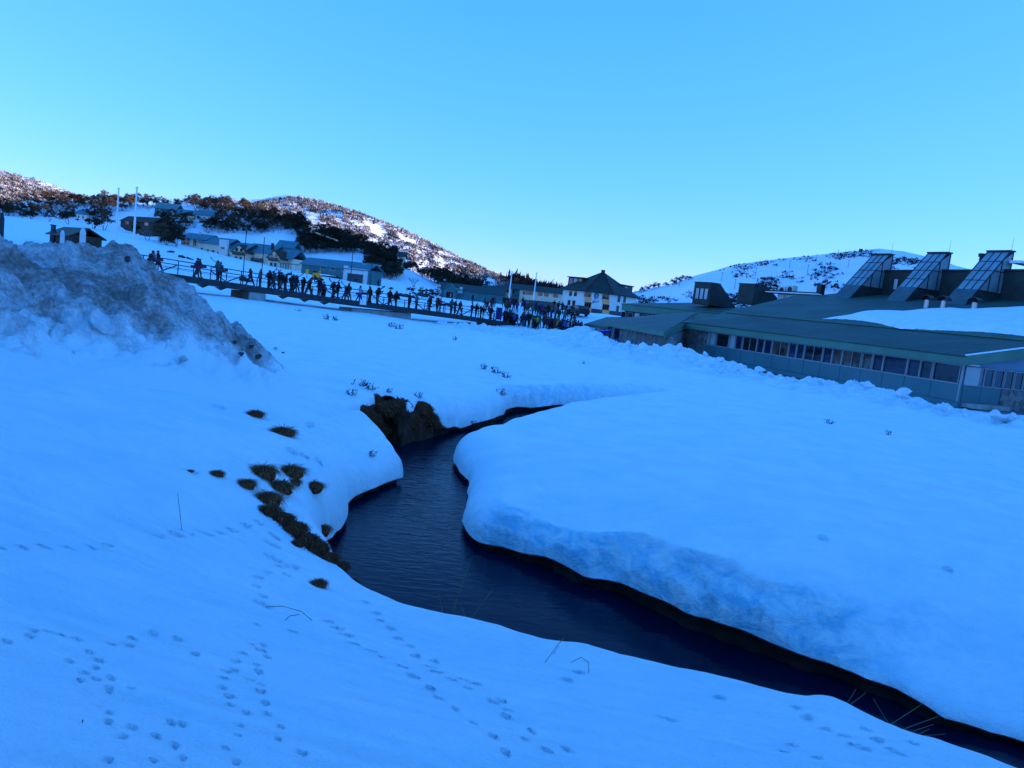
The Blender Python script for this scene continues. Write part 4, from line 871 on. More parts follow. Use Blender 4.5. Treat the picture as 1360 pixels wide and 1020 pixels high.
PL = list(POSES); TRW_ = ['black', 'black', 'grey', 'navy', 'black', 'olive']; front = sorted(range(NF), key=lambda i: CR[i][0]); back = sorted(range(NF, len(CR)), key=lambda i: CR[i][0])
for i, (a, b, h) in enumerate(CR):
    px, py = Z8(a, b); dep = float(np.interp(b, [440, 500, 560, 600, 670], [128, 120, 112, 106, 98])); p = at(px, py, dep); p[2] = min(p[2], terrain_z(p[0], p[1])) if False else terrain_z(p[0], p[1])
    ja, tr = JA[i], TRW_[i % 6]; row = 'front of the crowd' if i < NF else 'back of the crowd'
    lb = '%s person in %s jacket, %s from the left at the %s' % ('short' if h < .93 else 'standing', ja, ordw((front if i < NF else back).index(i)), row)
    pr = person((p[0], p[1], p[2]), random.uniform(0, 6.28), PL[(i*5+i//3) % 6], ja+'_cloth', tr+'_cloth', lb, 1.74*h, random.choice([None, 'black_cloth', 'navy_cloth', 'grey_cloth', 'maroon_cloth']), random.choice([None, None, 'black_cloth', 'navy_cloth']), 'crowd waiting by the snow bank')
    if i in (2, 14, 20, 30, 24): gear(pr, 'skis carried by the %s person from the left at the %s' % (ordw((front if i < NF else back).index(i)), row), tilt=.6)
# two specks of people far up the slope and one by the shed
for px, py, d, lb in [(627,405,150,'lone person crouching on the slope right of the blue green shed door'),(503,372,205,'distant lone person on the slope before the dark trees')]:
    p = at(px, py, d); person((p[0], p[1], terrain_z(p[0], p[1])), 1.0, 'stand', 'black_cloth', 'black_cloth', lb, 1.74)
# board on two legs and the pale marker post in the crowd
plain('sign_blue', (.01, .015, .10), .6, .2, 3); plain('pale_post', (.6, .6, .58), .6, .1, 3)
p = at(661.5, 426.5, 103); sg = empty('notice_board', (p[0], p[1], terrain_z(p[0], p[1])), .1, 'tall dark blue board on two legs at the bridge end', 'sign board')
MB().box(-.42, .42, -.04, .04, .95, 2.6).build('panel', 'sign_blue', sg)
for s in (-1, 1): MB().box(s*.3-.05, s*.3+.05, .041, .13, -.2, 2.5).build('leg', 'bridge_steel', sg)
p = at(704.5, 433, 100); ps = empty('marker_post', (p[0], p[1], terrain_z(p[0], p[1])), 0, 'slim pale marker post standing in the crowd', 'post')
MB().tube((0, 0, -.2), (0, 0, 1.5), .07, .07, 10).build('shaft', 'pale_post', ps); MB().tube((0, 0, 1.501), (0, 0, 1.56), .075, .05, 10).build('cap', 'pale_post', ps)
# parked dark vehicles behind the crowd
plain('dark_car_paint', (.012, .016, .022), .35, .1, 1, spec=.5); plain('car_glass', (.02, .03, .04), .08, .1, 1, spec=.5); plain('tyre_rubber', (.015, .015, .015), .9, .2, 6); plain('tail_red', (.35, .01, .01), .4, .1, 4)
def car(p, rz, label, L=4.2, W=1.8, H=1.6):
    r = empty('parked_car', p, rz, label, 'car', 'dark cars behind the crowd')
    pr = [(-L/2, .35), (L/2, .35), (L/2, .85), (L/2-.15, .98), (L*.24, 1.05), (L*.10, H-.05), (-L*.38, H), (-L/2+.08, 1.1), (-L/2, .95)]
    b = MB().prism(pr, -W/2, W/2, lambda a, z, t: (a, t*(1-.12*max(0, z-1.0)), z)).build('body', 'dark_car_paint', r)
    for s in (-1, 1):
        y = s*W/2; MB().prism([(L*.20, 1.08), (L*.09, H-.14), (-L*.36, H-.12), (-L*.42, 1.08)], 0, .03, lambda a, z, t: (a, s*(W/2*(1-.12*max(0, z-1.0))+t-.012), z)).build('side_window', 'car_glass', r)
        for x in (-L*.31, L*.31):
            t = MB().tube((x, s*(W/2-.2), .36), (x, s*(W/2+.01), .36), .36, .36, 16).build('wheel', 'tyre_rubber', r); MB().tube((x, s*(W/2+.011), .36), (x, s*(W/2+.025), .36), .2, .18, 10).build('hub', 'bridge_steel', t)
        MB().box(-L/2-.02, -L/2+.05, s*.75-.1, s*.75+.1, .85, 1.08).build('tail_light', 'tail_red', r)
    MB().prism([(-.7, 1.14), (.7, 1.14), (.62, H-.12), (-.62, H-.12)], -.02, .02, lambda y, z, t: (-L/2-.005+t+.11*(z-1.14)/.5, y, z)).build('rear_window', 'car_glass', r)
for px, py, d, rz, lb in [(709,418,122,2.9,'dark car parked behind the middle of the crowd'),(722,420,121,2.7,'second dark car right beside the first behind the crowd'),(766,424,116,2.0,'dark rounded car parked before the white lodge')]:
    p = at(px, py, d); car((p[0], p[1], terrain_z(p[0], p[1])), rz, lb)

# ================================================================== BUILDINGS
plain('green_roof', (.020, .068, .052), .6, .35, .35, .2, 3, spec=.35)
plain('dark_green_roof', (.014, .03, .022), .6, .35, .6, .3, 6)
plain('green_fascia', (.07, .19, .14), .6, .15, .5)
plain('grey_panel', (.055, .16, .18), .6, .12, .4, .1, 10)
plain('pale_trim', (.55, .58, .57), .6, .12, 1)
plain('dark_cladding', (.018, .035, .035), .6, .3, 1, .2, 12)
plain('slope_metal', (.055, .10, .11), .45, .2, 1)
plain('end_wall', (.12, .24, .32), .7, .12, .5)
plain('plinth_dark', (.02, .02, .02), .9, .4, 1)
plain('white_render', (.70, .64, .58), .85, .1, .6, .2, 8)
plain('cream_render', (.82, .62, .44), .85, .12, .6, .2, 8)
plain('tan_panel', (.95, .36, .15), .7, .12, 1)
plain('blue_roof', (.05, .17, .20), .55, .15, .6)
plain('teal_wall', (.05, .16, .17), .7, .2, .5)
plain('brown_timber', (.06, .035, .022), .85, .35, 2, .3, 12)
plain('stone_base', (.06, .065, .07), .9, .4, 1.2, .5, 6)
plain('yellow_paint', (.95, .36, .02), .5, .15, 2)
plain('window_dark', (.010, .010, .014), .04, .5, .8, spec=.8)
plain('window_blue', (.008, .012, .040), .06, .5, .9, spec=.8)
plain('window_pale', (.40, .46, .47), .35, .15, .5)
plain('window_sun_reflect', (.09, .06, .05), .05, .95, .9, spec=.9)  # warm mottled tone paints the sunset's reflection into the panes
plain('window_frame', (.26, .30, .32), .5, .1, 2)
plain('tan_frame', (.30, .17, .10), .6, .2, 2)
plain('skylight_glass', (.16, .27, .30), .12, .25, .6, spec=.6)
plain('dark_metal', (.02, .024, .028), .5, .3, 2)
plain('duct_metal', (.35, .38, .40), .3, .1, 2, metal=.9)
def stone_wall_mat():
    m, t, b = nodes_of('stone_wall'); tc = t.nodes.new('ShaderNodeTexCoord'); v = t.nodes.new('ShaderNodeTexVoronoi'); v.inputs['Scale'].default_value = 2.4; v.inputs['Randomness'].default_value = 1
    t.links.new(tc.outputs['Object'], v.inputs['Vector']); r = t.nodes.new('ShaderNodeValToRGB'); t.links.new(v.outputs['Color'], r.inputs[0])
    r.color_ramp.elements[0].color = (.05, .055, .06, 1); r.color_ramp.elements[1].color = (.26, .25, .24, 1); t.links.new(r.outputs[0], b.inputs['Base Color']); b.inputs['Roughness'].default_value = .9
    bp = t.nodes.new('ShaderNodeBump'); bp.inputs['Distance'].default_value = .05; t.links.new(v.outputs['Distance'], bp.inputs['Height']); bp.invert = True; t.links.new(bp.outputs[0], b.inputs['Normal'])
stone_wall_mat()
class Frame:
    """local frame of a facade: u along the wall, v into the building, z up"""
    def __init__(s, O, P, name=None, label=None, cat='building', flip=False):
        s.O = np.array(O, float); d = np.array(P, float)[:2]-s.O[:2]; s.L = float(np.linalg.norm(d)); s.U = d/s.L
        s.V = np.array([-s.U[1], s.U[0]]); s.sg = 1
        if (s.V@(s.O[:2]-CAM[:2])) < 0: s.V = -s.V; s.sg = -1
        s.root = empty(name, (s.O[0], s.O[1], 0), math.atan2(s.U[1], s.U[0]), label, cat) if name else None
    def pick(s, px, py, v=0.0):
        """(u, z) where a sight line meets the plane v"""
        d = ray(px, py); c = s.O[:2]+s.V*v; t = ((c-CAM[:2])@s.V)/(d[:2]@s.V); w_ = CAM+t*d; return float((w_[:2]-s.O[:2])@s.U), float(w_[2])
    def pickv(s, px, py, u=0.0):
        """(v, z) on the plane u"""
        d = ray(px, py); c = s.O[:2]+s.U*u; t = ((c-CAM[:2])@s.U)/(d[:2]@s.U); w_ = CAM+t*d; return float((w_[:2]-s.O[:2])@s.V), float(w_[2])
    def l(s, u, v, z): return (u, s.sg*v, z)
    def w(s, u, v, z): q = s.O[:2]+s.U*u+s.V*v; return np.array([q[0], q[1], z])
    def tol(s, P): q = np.array(P)[:2]-s.O[:2]; return (float(q@s.U), s.sg*float(q@s.V), float(P[2]))
    def box(s, u0, u1, v0, v1, z0, z1, name, mat, parent=None, mb=None):
        q = mb or MB(); a, b = sorted((s.sg*v0, s.sg*v1)); q.box(min(u0, u1), max(u0, u1), a, b, z0, z1)
        return q if mb else q.build(name, mat, parent or s.root)
    def hexl(s, pts, name, mat, parent=None): return MB().hexa([s.l(*p) for p in pts]).build(name, mat, parent or s.root)
    def slab(s, quad, th, name, mat, parent=None): return MB().hexa([(p[0], p[1], p[2]-th) for p in [s.l(*p) for p in quad]]+[s.l(*p) for p in quad]).build(name, mat, parent or s.root)
    def window(s, u0, u1, z0, z1, glass='window_dark', frame='window_frame', v=0.0, nm=0, fw=.07, parent=None, proud=.05):
        q = MB(); u0, u1 = min(u0, u1), max(u0, u1)
        for a, b, c, d in ((u0-fw, u1+fw, z0-fw, z0), (u0-fw, u1+fw, z1, z1+fw), (u0-fw, u0, z0, z1), (u1, u1+fw, z0, z1)): s.box(a, b, v-proud, v, c, d, '', '', mb=q)
        for k in range(nm): m = u0+(u1-u0)*(k+1)/(nm+1); s.box(m-fw*.4, m+fw*.4, v-proud*.9, v, z0, z1, '', '', mb=q)
        f = q.build('window', frame, parent or s.root); s.box(u0, u1, v-.012, v-.002, z0, z1, 'pane', glass, f); return f

# ---------------------------------------------------------------- the long green roofed building
K1 = at(1277, 505, 52); K0 = at(912, 440, 80)
T = Frame(K1, K0, 'green_roofed_building', 'long low building with green metal roof, window band and three glazed roof towers')
ue, _ = T.pick(912, 440); u_st = T.pick(937, 460)[0]
z_fb = T.pick(1278, 484.5)[1]; z_ft = T.pick(1276, 472)[1]; z_sill = T.pick(1272, 510)[1]; z_base = T.pick(1269, 533)[1]
GZ = -.3
T.box(.35, ue+6, .9, 26, GZ, z_fb-.05, 'core_wall', 'plinth_dark')
# fascia, roof planes
v9z = T.pick(1060, 424.5, 9.0)[1]; v24z = T.pick(1080, 391.5, 24)[1]
T.box(-.55, ue, -.75, -.62, z_fb, z_ft, 'fascia', 'green_fascia')
T.box(-.5, ue, -.615, .9, z_fb+.02, z_fb+.10, 'soffit', 'pale_trim')
T.slab([(-.6, -.78, z_ft+.02), (ue+.2, -.78, z_ft+.02), (ue+5, 9, v9z), (-.6, 9, v9z)], .12, 'lower_roof', 'green_roof')
T.slab([(-.6, 9.02, v9z+.14), (ue+5, 9.02, v9z+.14), (ue+9, 24, v24z), (-.6, 24, v24z)], .14, 'upper_roof', 'green_roof')
T.box(-.6, ue+5, 8.86, 9.01, v9z+.02, v9z+.17, 'roof_flashing', 'green_fascia')
seam = MB()
for u in np.arange(.3, ue-.2, .75): seam.hexa([T.l(u, -.7, z_ft+.045), T.l(u+.05, -.7, z_ft+.045), T.l(u+.05, 8.8, v9z+.02), T.l(u, 8.8, v9z+.02), T.l(u, -.7, z_ft+.055), T.l(u+.05, -.7, z_ft+.055), T.l(u+.05, 8.8, v9z+.03), T.l(u, 8.8, v9z+.03)])
tag(seam.build('roof_seams', 'green_roof', T.root), kind='stuff')
# verge at the right end, with its strip of snow, and the end wall below
T.hexl([(-.62, -.78, z_fb-.02), (-.5, -.78, z_fb-.02), (-.5, 9, v9z-.75), (-.62, 9, v9z-.75), (-.62, -.78, z_ft), (-.5, -.78, z_ft), (-.5, 9, v9z-.02), (-.62, 9, v9z-.02)], 'verge_board', 'green_fascia')
T.hexl([(-.60, -.72, z_ft+.03), (-.42, -.72, z_ft+.03), (-.42, 9, v9z+.01), (-.60, 9, v9z+.01), (-.60, -.72, z_ft+.10), (-.42, -.72, z_ft+.10), (-.42, 9, v9z+.08), (-.60, 9, v9z+.08)], 'verge_snow', 'snow')
T.hexl([(.12, .0, z_fb-.03), (.25, .0, z_fb-.03), (.25, 12, z_fb-.03), (.12, 12, z_fb-.03), (.12, 0, z_fb), (.25, 0, z_fb), (.25, 12, v9z+.4), (.12, 12, v9z+.4)], 'gable_wall', 'end_wall')
T.box(.0, .12, -.02, .12, z_base, z_fb-.02, 'corner_post', 'window_frame')
# window band on the front: (left px, right px) of every pane, kind
BAND = [(1240.6, 1274.5, 'window_dark', 0), (1223.5, 1238, 'window_dark', 0), (1206.5, 1222, 'window_blue', 0), (1174.5, 1204.5, 'window_blue', 0), (1160.5, 1173, 'window_blue', 0), (1146.5, 1158.5, 'window_sun_reflect', 0), (1120, 1144, 'window_sun_reflect', 1), (1107, 1118.5, 'window_sun_reflect', 0), (1094.5, 1105.5, 'window_blue', 0),
        (1070, 1093, 'window_dark', 1), (1059.6, 1068.5, 'window_blue', 0), (1049, 1058.4, 'window_blue', 0), (1027, 1048, 'window_sun_reflect', 1), (1016.6, 1025.6, 'window_blue', 0), (1007, 1015.4, 'window_blue', 0), (988, 1006, 'window_dark', 1), (978.4, 986.6, 'window_blue', 0), (970, 977.2, 'window_pale', 0), (953, 969, 'window_dark', 0), (944.6, 951.6, 'window_pale', 0), (937.6, 943.4, 'window_pale', 0)]
def ypx(px): return 497-(1278-px)*.163
us = []
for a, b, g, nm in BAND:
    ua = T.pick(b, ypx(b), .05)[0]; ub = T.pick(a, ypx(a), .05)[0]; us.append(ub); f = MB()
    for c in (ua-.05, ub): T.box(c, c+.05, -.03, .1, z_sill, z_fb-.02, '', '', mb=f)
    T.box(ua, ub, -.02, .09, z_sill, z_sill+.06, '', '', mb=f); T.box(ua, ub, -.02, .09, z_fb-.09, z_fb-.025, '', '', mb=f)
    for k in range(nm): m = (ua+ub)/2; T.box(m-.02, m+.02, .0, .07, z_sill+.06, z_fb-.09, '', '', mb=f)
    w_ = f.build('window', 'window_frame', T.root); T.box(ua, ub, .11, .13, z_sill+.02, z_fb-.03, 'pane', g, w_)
pj = [T.pick(px, 520-(1278-px)*.2, 0)[0] for px in (1276, 1236, 1201, 1172, 1143, 1116, 1090, 1068, 1049, 1026, 1004.5, 985, 968, 951, 937)]
for i in range(len(pj)-1): T.box(pj[i]+.02, pj[i+1]-.02, 0, .12, z_base, z_sill-.02, 'spandrel_panel', 'grey_panel')
T.box(.0, u_st, .13, .3, z_base+.02, z_fb-.04, 'backing', 'plinth_dark')
T.box(.05, u_st, -.03, .0, z_sill-.02, z_sill+.02, 'sill', 'window_frame'); T.box(.0, u_st, -.05, .9, z_base-.42, z_base-.02, 'floor_beam', 'grey_panel'); 
for u in (3, 9, 15, 21): T.box(u, u+.4, .3, .7, GZ, z_base-.43, 'footing', 'concrete')
T.box(u_st+.02, ue+.3, 0, .4, GZ, z_fb-.02, 'stone_wall', 'stone_wall')
# right end wall: windows, panels, stone
ev = [T.pickv(px, 500+(px-1285)*.1, .1)[0] for px in (1279.5, 1300.5, 1303, 1305.2, 1317.5, 1320, 1331, 1333.5, 1344, 1346.5, 1357, 1372, 1386, 1400)]
for a, b, g in ((ev[0], ev[1], 'window_pale'), (ev[2], ev[3], 'window_dark'), (ev[3]+.1, ev[4], 'window_blue'), (ev[5], ev[6], 'window_blue'), (ev[7], ev[8], 'window_dark'), (ev[9], ev[10], 'window_dark'), (ev[10]+.15, ev[11], 'window_dark'), (ev[11]+.15, ev[12], 'window_blue')):
    f = MB()
    for c in (a-.06, b): T.box(.0, .1, c, c+.06, z_sill-.05, z_fb-.05, '', '', mb=f)
    T.box(.01, .1, a, b, z_sill-.05, z_sill+.02, '', '', mb=f); T.box(.01, .1, a, b, z_fb-.12, z_fb-.05, '', '', mb=f)
    w_ = f.build('window', 'window_frame', T.root); T.box(.07, .09, a, b, z_sill, z_fb-.1, 'pane', g, w_)
T.box(.13, .34, .12, 12, z_base, z_fb-.04, 'end_backing', 'plinth_dark')
vs1 = T.pickv(1328, 525, 0)[0]; T.box(.0, .12, .13, vs1/2, z_base, z_sill-.08, 'spandrel_panel', 'grey_panel'); T.box(.0, .12, vs1/2+.04, vs1, z_base, z_sill-.08, 'spandrel_panel', 'grey_panel')
T.box(-.05, .12, vs1+.03, 12, GZ, z_sill-.08, 'stone_wall', 'stone_wall')
T.box(-.9, .34, .4, vs1, z_base-.32, z_base-.02, 'step_slab', 'concrete'); T.box(-1.7, .34, .9, vs1+2, z_base-.75, z_base-.34, 'ramp_slab', 'grey_panel'); T.box(-.6, -.2, 3.0, 3.8, GZ, z_base-.76, 'footing', 'concrete')
# tall dark rear block with the three towers
zb = T.pick(1300, 400, 28)[1]; zt0 = T.pick(1142, 361, 28)[1]; zt1 = T.pick(1350, 352, 28)[1]; ub0 = T.pick(1141, 370, 28)[0]
T.hexl([(-25, 28, 6), (ub0, 28, 6), (ub0, 40, 6), (-25, 40, 6), (-25, 28, zt1), (ub0, 28, zt0), (ub0, 40, zt0), (-25, 40, zt1)], 'rear_block', 'dark_cladding')
T.hexl([(-25, 27.85, zt1+.01), (ub0+.2, 27.85, zt0+.01), (ub0+.2, 40, zt0+.01), (-25, 40, zt1+.01), (-25, 27.85, zt1+.22), (ub0+.2, 27.85, zt0+.22), (ub0+.2, 40, zt0+.22), (-25, 40, zt1+.22)], 'parapet', 'dark_metal')
T.slab([(-25, 24.02, v24z+.0), (ub0+2, 24.02, v24z+.0), (ub0+2, 28, v24z+.8), (-25, 28, v24z+.8)], .15, 'upper_roof_step', 'green_roof')
T.hexl([(-25, -.7, 2), (-.64, -.7, 2), (-.64, 24, 2), (-25, 24, 2), (-25, -.7, 2.05), (-.64, -.7, 2.05), (-.64, 24, 2.05), (-25, 24, 2.05)], 'yard_slab', 'concrete') if False else None
uw, zw = T.pick(1190, 374, 27.95); T.window(uw-.25, uw+.25, zw-.9, zw+.3, 'window_pale', 'dark_metal', 27.98)
def tower(px_top, py_top, px_b, py_b):
    uc, zt = T.pick(px_top, py_top, 28.4); vb, zf = 22.6, None
    hw = 1.2; zf = v24z-.9; zm = zf+2.3; v0 = 22.4; v1 = 28.3; vz = lambda z: v0+(v1-v0)*(z-zf)/(zt-zf)
    t = MB().prism([(v0, zf), (vz(zm), zm), (29.0, zm), (29.0, zf-.5), (v0, zf-.5)], uc-hw, uc+hw, lambda a, z, u: T.l(u, a, z)).build('tower_base', 'dark_cladding', T.root)
    T.hexl([(uc-hw+.0, v0-.02, zf+.02), (uc+hw, v0-.02, zf+.02), (uc+hw, vz(zm)-.02, zm+.02), (uc-hw, vz(zm)-.02, zm+.02), (uc-hw, v0-.06, zf+.06), (uc+hw, v0-.06, zf+.06), (uc+hw, vz(zm)-.06, zm+.06), (uc-hw, vz(zm)-.06, zm+.06)], 'sloped_cladding', 'slope_metal', t)
    g = MB()                                               # frame bars of the glazed top
    for k in range(4):
        u = uc-hw+2*hw*k/3; g.bar(T.l(u, vz(zm), zm), T.l(u, v1, zt), .09, .09)
    for k in range(5):
        z = zm+(zt-zm)*k/4; g.bar(T.l(uc-hw, vz(z), z), T.l(uc+hw, vz(z), z), .08, .08)
    for sd in (-1, 1):
        u = uc+sd*hw
        for k in range(4):
            v = vz(zm)+(28.9-vz(zm))*k/3; ztop = zf+(min(v, v1)-v0)/(v1-v0)*(zt-zf)
            if ztop-zm > .1: g.bar(T.l(u, v, zm), T.l(u, v, ztop), .09, .09)
        zz = zm+(zt-zm)*.5; g.bar(T.l(u, vz(zz), zz), T.l(u, 28.9, zz), .07, .07); g.bar(T.l(u, vz(zm), zm), T.l(u, 28.9, zm), .09, .09)
        g.bar(T.l(u, v1, zt), T.l(u, 28.9, zt), .09, .09)
    g.bar(T.l(uc-hw, 28.9, zt), T.l(uc+hw, 28.9, zt), .09, .09); fr = g.build('glazing_frame', 'dark_metal', T.root)
    T.slab([(uc-hw-.1, v1-.1, zt+.2), (uc+hw+.1, v1-.1, zt+.2), (uc+hw+.1, 29.1, zt+.2), (uc-hw-.1, 29.1, zt+.2)], .14, 'cap', 'dark_metal', fr)
    for i in range(3):
        for k in range(4):
            ua, ub = uc-hw+2*hw*i/3+.04, uc-hw+2*hw*(i+1)/3-.04; za, zb_ = zm+(zt-zm)*k/4+.04, zm+(zt-zm)*(k+1)/4-.04
            T.hexl([(ua, vz(za), za), (ub, vz(za), za), (ub, vz(zb_), zb_), (ua, vz(zb_), zb_), (ua, vz(za)+.03, za-.03), (ub, vz(za)+.03, za-.03), (ub, vz(zb_)+.03, zb_-.03), (ua, vz(zb_)+.03, zb_-.03)], 'pane', 'skylight_glass', fr)
    for sd in (-1, 1):
        u = uc+sd*(hw-.03)
        for k in range(3):
            va, vb_ = vz(zm)+(28.9-vz(zm))*k/3+.04, vz(zm)+(28.9-vz(zm))*(k+1)/3-.04; h = lambda v: zf+(min(v, v1)-v0)/(v1-v0)*(zt-zf)-.06
            T.hexl([(u-.015, va, zm+.05), (u+.015, va, zm+.05), (u+.015, vb_, zm+.05), (u-.015, vb_, zm+.05), (u-.015, va, max(h(va), zm+.07)), (u+.015, va, max(h(va), zm+.07)), (u+.015, vb_, h(vb_)), (u-.015, vb_, h(vb_))], 'pane', 'skylight_glass', fr)
    T.box(uc-hw+.05, uc+hw-.05, 28.8, 28.88, zm, zt, 'back_panel', 'skylight_glass', fr)
    MB().tube(T.l(uc-hw+.2, 28.8, zt+.2), T.l(uc-hw+.2, 28.8, zt+1.6), .02, .01, 5).build('aerial', 'dark_metal', fr)
for a in [(1171, 339, 1124, 400), (1246, 337, 1199, 402), (1327, 335, 1285, 405)]: tower(*a)
# cowls on the roof
def rz_upper(v): return v9z+.14+(v24z-v9z-.14)*(v-9.02)/(24-9.02)
for px, py in [(1231, 404), (1253, 405), (1294, 407)]:
    v = 20.0; u, z = T.pick(px, py, v); z = rz_upper(v); c = empty('part', (0, 0, 0)) if False else None
    q = MB().tube(T.l(u, v, z-.1), T.l(u, v, z+.75), .27, .27, 12).build('vent_pipe', 'duct_metal', T.root)
    h = MB()
    for k in range(6):
        a0, a1 = math.pi*k/6, math.pi*(k+1)/6; h.hexa([T.l(u+.55*math.cos(a), v+sv*.4, z+.75+.5*math.sin(a)*rr) for sv in (-1, 1) for a, rr in ((a0, .86), (a1, .86), (a1, 1), (a0, 1))])
    h.build('vent_hood', 'dark_metal', q)
# roof boxes to the left
def rbox(px0, px1, py_top, py_bot, v, depth, label_w, slope):
    u1, zt = T.pick(px0, py_top, v); u0, _ = T.pick(px1, py_top, v); _, z0 = T.pick((px0+px1)/2, py_bot, v); z0 -= .6
    MB().prism([(v, z0), (v, zt), (v+depth*.35, zt), (v+depth, z0+.3), (v+depth, z0)], u0, u1, lambda a, z, u: T.l(u, a, z)).build('roof_box', 'dark_cladding', T.root)
    T.box(u0-.1, u1+.1, v-.08, v+depth*.35, zt+.01, zt+.12, 'roof_box_cap', 'dark_metal')
    if label_w:
        for k in range(3): a = u0+(u1-u0)*(.12+k*.27); T.window(a, a+(u1-u0)*.2, z0+.8, zt-.85, 'window_pale', 'dark_metal', v-.0, fw=.05)
rbox(923, 945, 375, 399, 22, 5, True, 1); rbox(982, 1003, 377, 398, 22, 6, False, 1)
# plant and snow strips at the ridge
for px, py in [(1041, 383), (1052, 382)]:
    u, z = T.pick(px, py+3, 25); r = T.box(u-.55, u+.55, 24.6, 25.4, z-1.4, z+.55, 'air_conditioner', 'pale_trim'); 
    MB().tube(T.l(u, 24.59, z-.0), T.l(u, 24.54, z-.0), .38, .38, 14).build('fan_grille', 'dark_metal', r)
T.box(T.pick(1085, 388, 24.5)[0], T.pick(1000, 392, 24.5)[0], 24.2, 24.5, v24z-.1, v24z+.35, 'ridge_flashing', 'dark_metal')
T.box(T.pick(1092, 388, 24.2)[0], T.pick(1019, 397, 24.2)[0], 23.6, 24.15, v24z+.01, v24z+.14, 'ridge_snow', 'snow')
u, z = T.pick(1090, 383, 25); T.box(u-.35, u+.35, 24.7, 25.4, z-1.5, z+.5, 'chimney_vent', 'dark_metal')
u, z = T.pick(1303, 346, 30); MB().tube(T.l(u, 30, z-2), T.l(u, 30, z+.4), .22, .22, 10).build('flue', 'dark_metal', T.root); MB().tube(T.l(u, 30, z+.4), T.l(u, 30, z+.75), .36, .36, 10).build('flue_cowl', 'dark_metal', T.root)
T.box(T.pick(1315, 356, 27.7)[0], T.pick(1290, 356, 27.7)[0], 27.6, 27.84, zt1-1.2, zt1-.95, 'ledge_snow', 'snow')
T.box(T.pick(1362, 353, 29)[0], T.pick(1346, 353, 29)[0], 28.2, 31, zt1+.23, zt1+.5, 'parapet_snow', 'snow')
# stone walled wing at the left end
W0 = at(804, 428, 92); W1 = at(882, 441, 70); RD = at(928, 413.5, 92); RE = at(848, 420, 103); RC = at(908, 432, 79)
def wquad(name, mat, P, th, parent=None): return MB().hexa([(p[0], p[1], p[2]-th) for p in map(T.tol, P)]+[T.tol(p) for p in P]).build(name, mat, parent or T.root)
zup = np.array([0, 0, .38])
wquad('wing_roof', 'green_roof', [W0, W1, RD, RE], .1); wquad('wing_roof', 'green_roof', [W1, RC+np.array([0, 0, .0]), RD+np.array([0, 0, .03]), RD+np.array([.3, 0, .03])], .1)
wquad('wing_fascia', 'green_fascia', [W0+(0, -.05, .02), W1+(0, -.05, .02), W1+(.12, .05, .02), W0+(.12, .05, .02)], .42)
wquad('wing_fascia', 'green_fascia', [W1+(.02, -.1, .04), RC+(.02, -.1, .3), RC+(.1, .1, .3), W1+(.1, .1, .04)], .75)
ia = W0+np.array([.9, .3, -.44]); ib = W1+np.array([.9, .6, -.44]); ic = RC+np.array([.4, .9, -.6]); idd = np.array([ia[0]+8, ia[1]+3, ia[2]])
def wallq(name, mat, A, B, th=.35, z0=GZ, ztop=None):
    d = np.array(B)[:2]-np.array(A)[:2]; n = np.array([d[1], -d[0]])/np.linalg.norm(d)*th; P = [np.array([A[0], A[1], z0]), np.array([B[0], B[1], z0]), np.array([B[0]+n[0], B[1]+n[1], z0]), np.array([A[0]+n[0], A[1]+n[1], z0])]
    return MB().hexa([T.tol(p) for p in P]+[T.tol((p[0], p[1], (A if i in (0, 3) else B)[2])) for i, p in enumerate(P)]).build(name, mat, T.root)
wallq('stone_wall', 'stone_wall', ib, ia); wallq('stone_wall', 'stone_wall', ic, ib)
WF = Frame(ia, ib); dpu, dpz = WF.pick(820, 440)
p0 = WF.w(dpu-1.2, -.06, 0); p1 = WF.w(dpu+1.0, -.06, 0); n_ = np.array([*(WF.V*.08), 0])
q = MB().hexa([T.tol(p) for p in (p0+(0, 0, .9), p1+(0, 0, .9), p1+n_+(0, 0, .9), p0+n_+(0, 0, .9), p0+(0, 0, ia[2]-.15), p1+(0, 0, ia[2]-.15), p1+n_+(0, 0, ia[2]-.15), p0+n_+(0, 0, ia[2]-.15))]).build('door', 'window_blue', T.root)
# long volume with a fascia and small windows behind the wing
X0 = at(825, 412, 118); X1 = at(925, 416, 106); XF = Frame(X0, X1); zA = at(825, 403, 118)[2]; zB = X0[2]
def xq(name, mat, u0, u1, v0, v1, z0, z1, parent=None):
    return MB().hexa([T.tol(XF.w(u, v, z)) for z in (z0, z1) for u, v in ((u0, v0), (u1, v0), (u1, v1), (u0, v1))]).build(name, mat, parent or T.root)
xq('rear_wing_wall', 'stone_base', .2, XF.L+8, .6, 8, 0, zB); xq('rear_wing_fascia', 'green_fascia', 0, XF.L+9, 0, .3, zB, zA)
MB().hexa([T.tol(XF.w(u, v, z+dz)) for dz in (-.1, 0) for u, v, z in ((-.1, -.05, zA+.02), (XF.L+9, -.05, zA+.02), (XF.L+7, 12, zA+1.5), (3, 12, zA+1.5))]).build('rear_wing_roof', 'green_roof', T.root)
for px, g in ((828, 'window_blue'), (837, 'window_dark'), (846, 'window_pale'), (858, 'window_dark'), (867, 'window_blue'), (875, 'window_dark'), (885, 'window_dark')):
    u = XF.pick(px, 418, .5)[0]; w_ = xq('window', 'window_frame', u-.5, u+.5, .5, .59, zB-1.3, zB-.15); xq('pane', g, u-.42, u+.42, .47, .495, zB-1.22, zB-.23, w_)
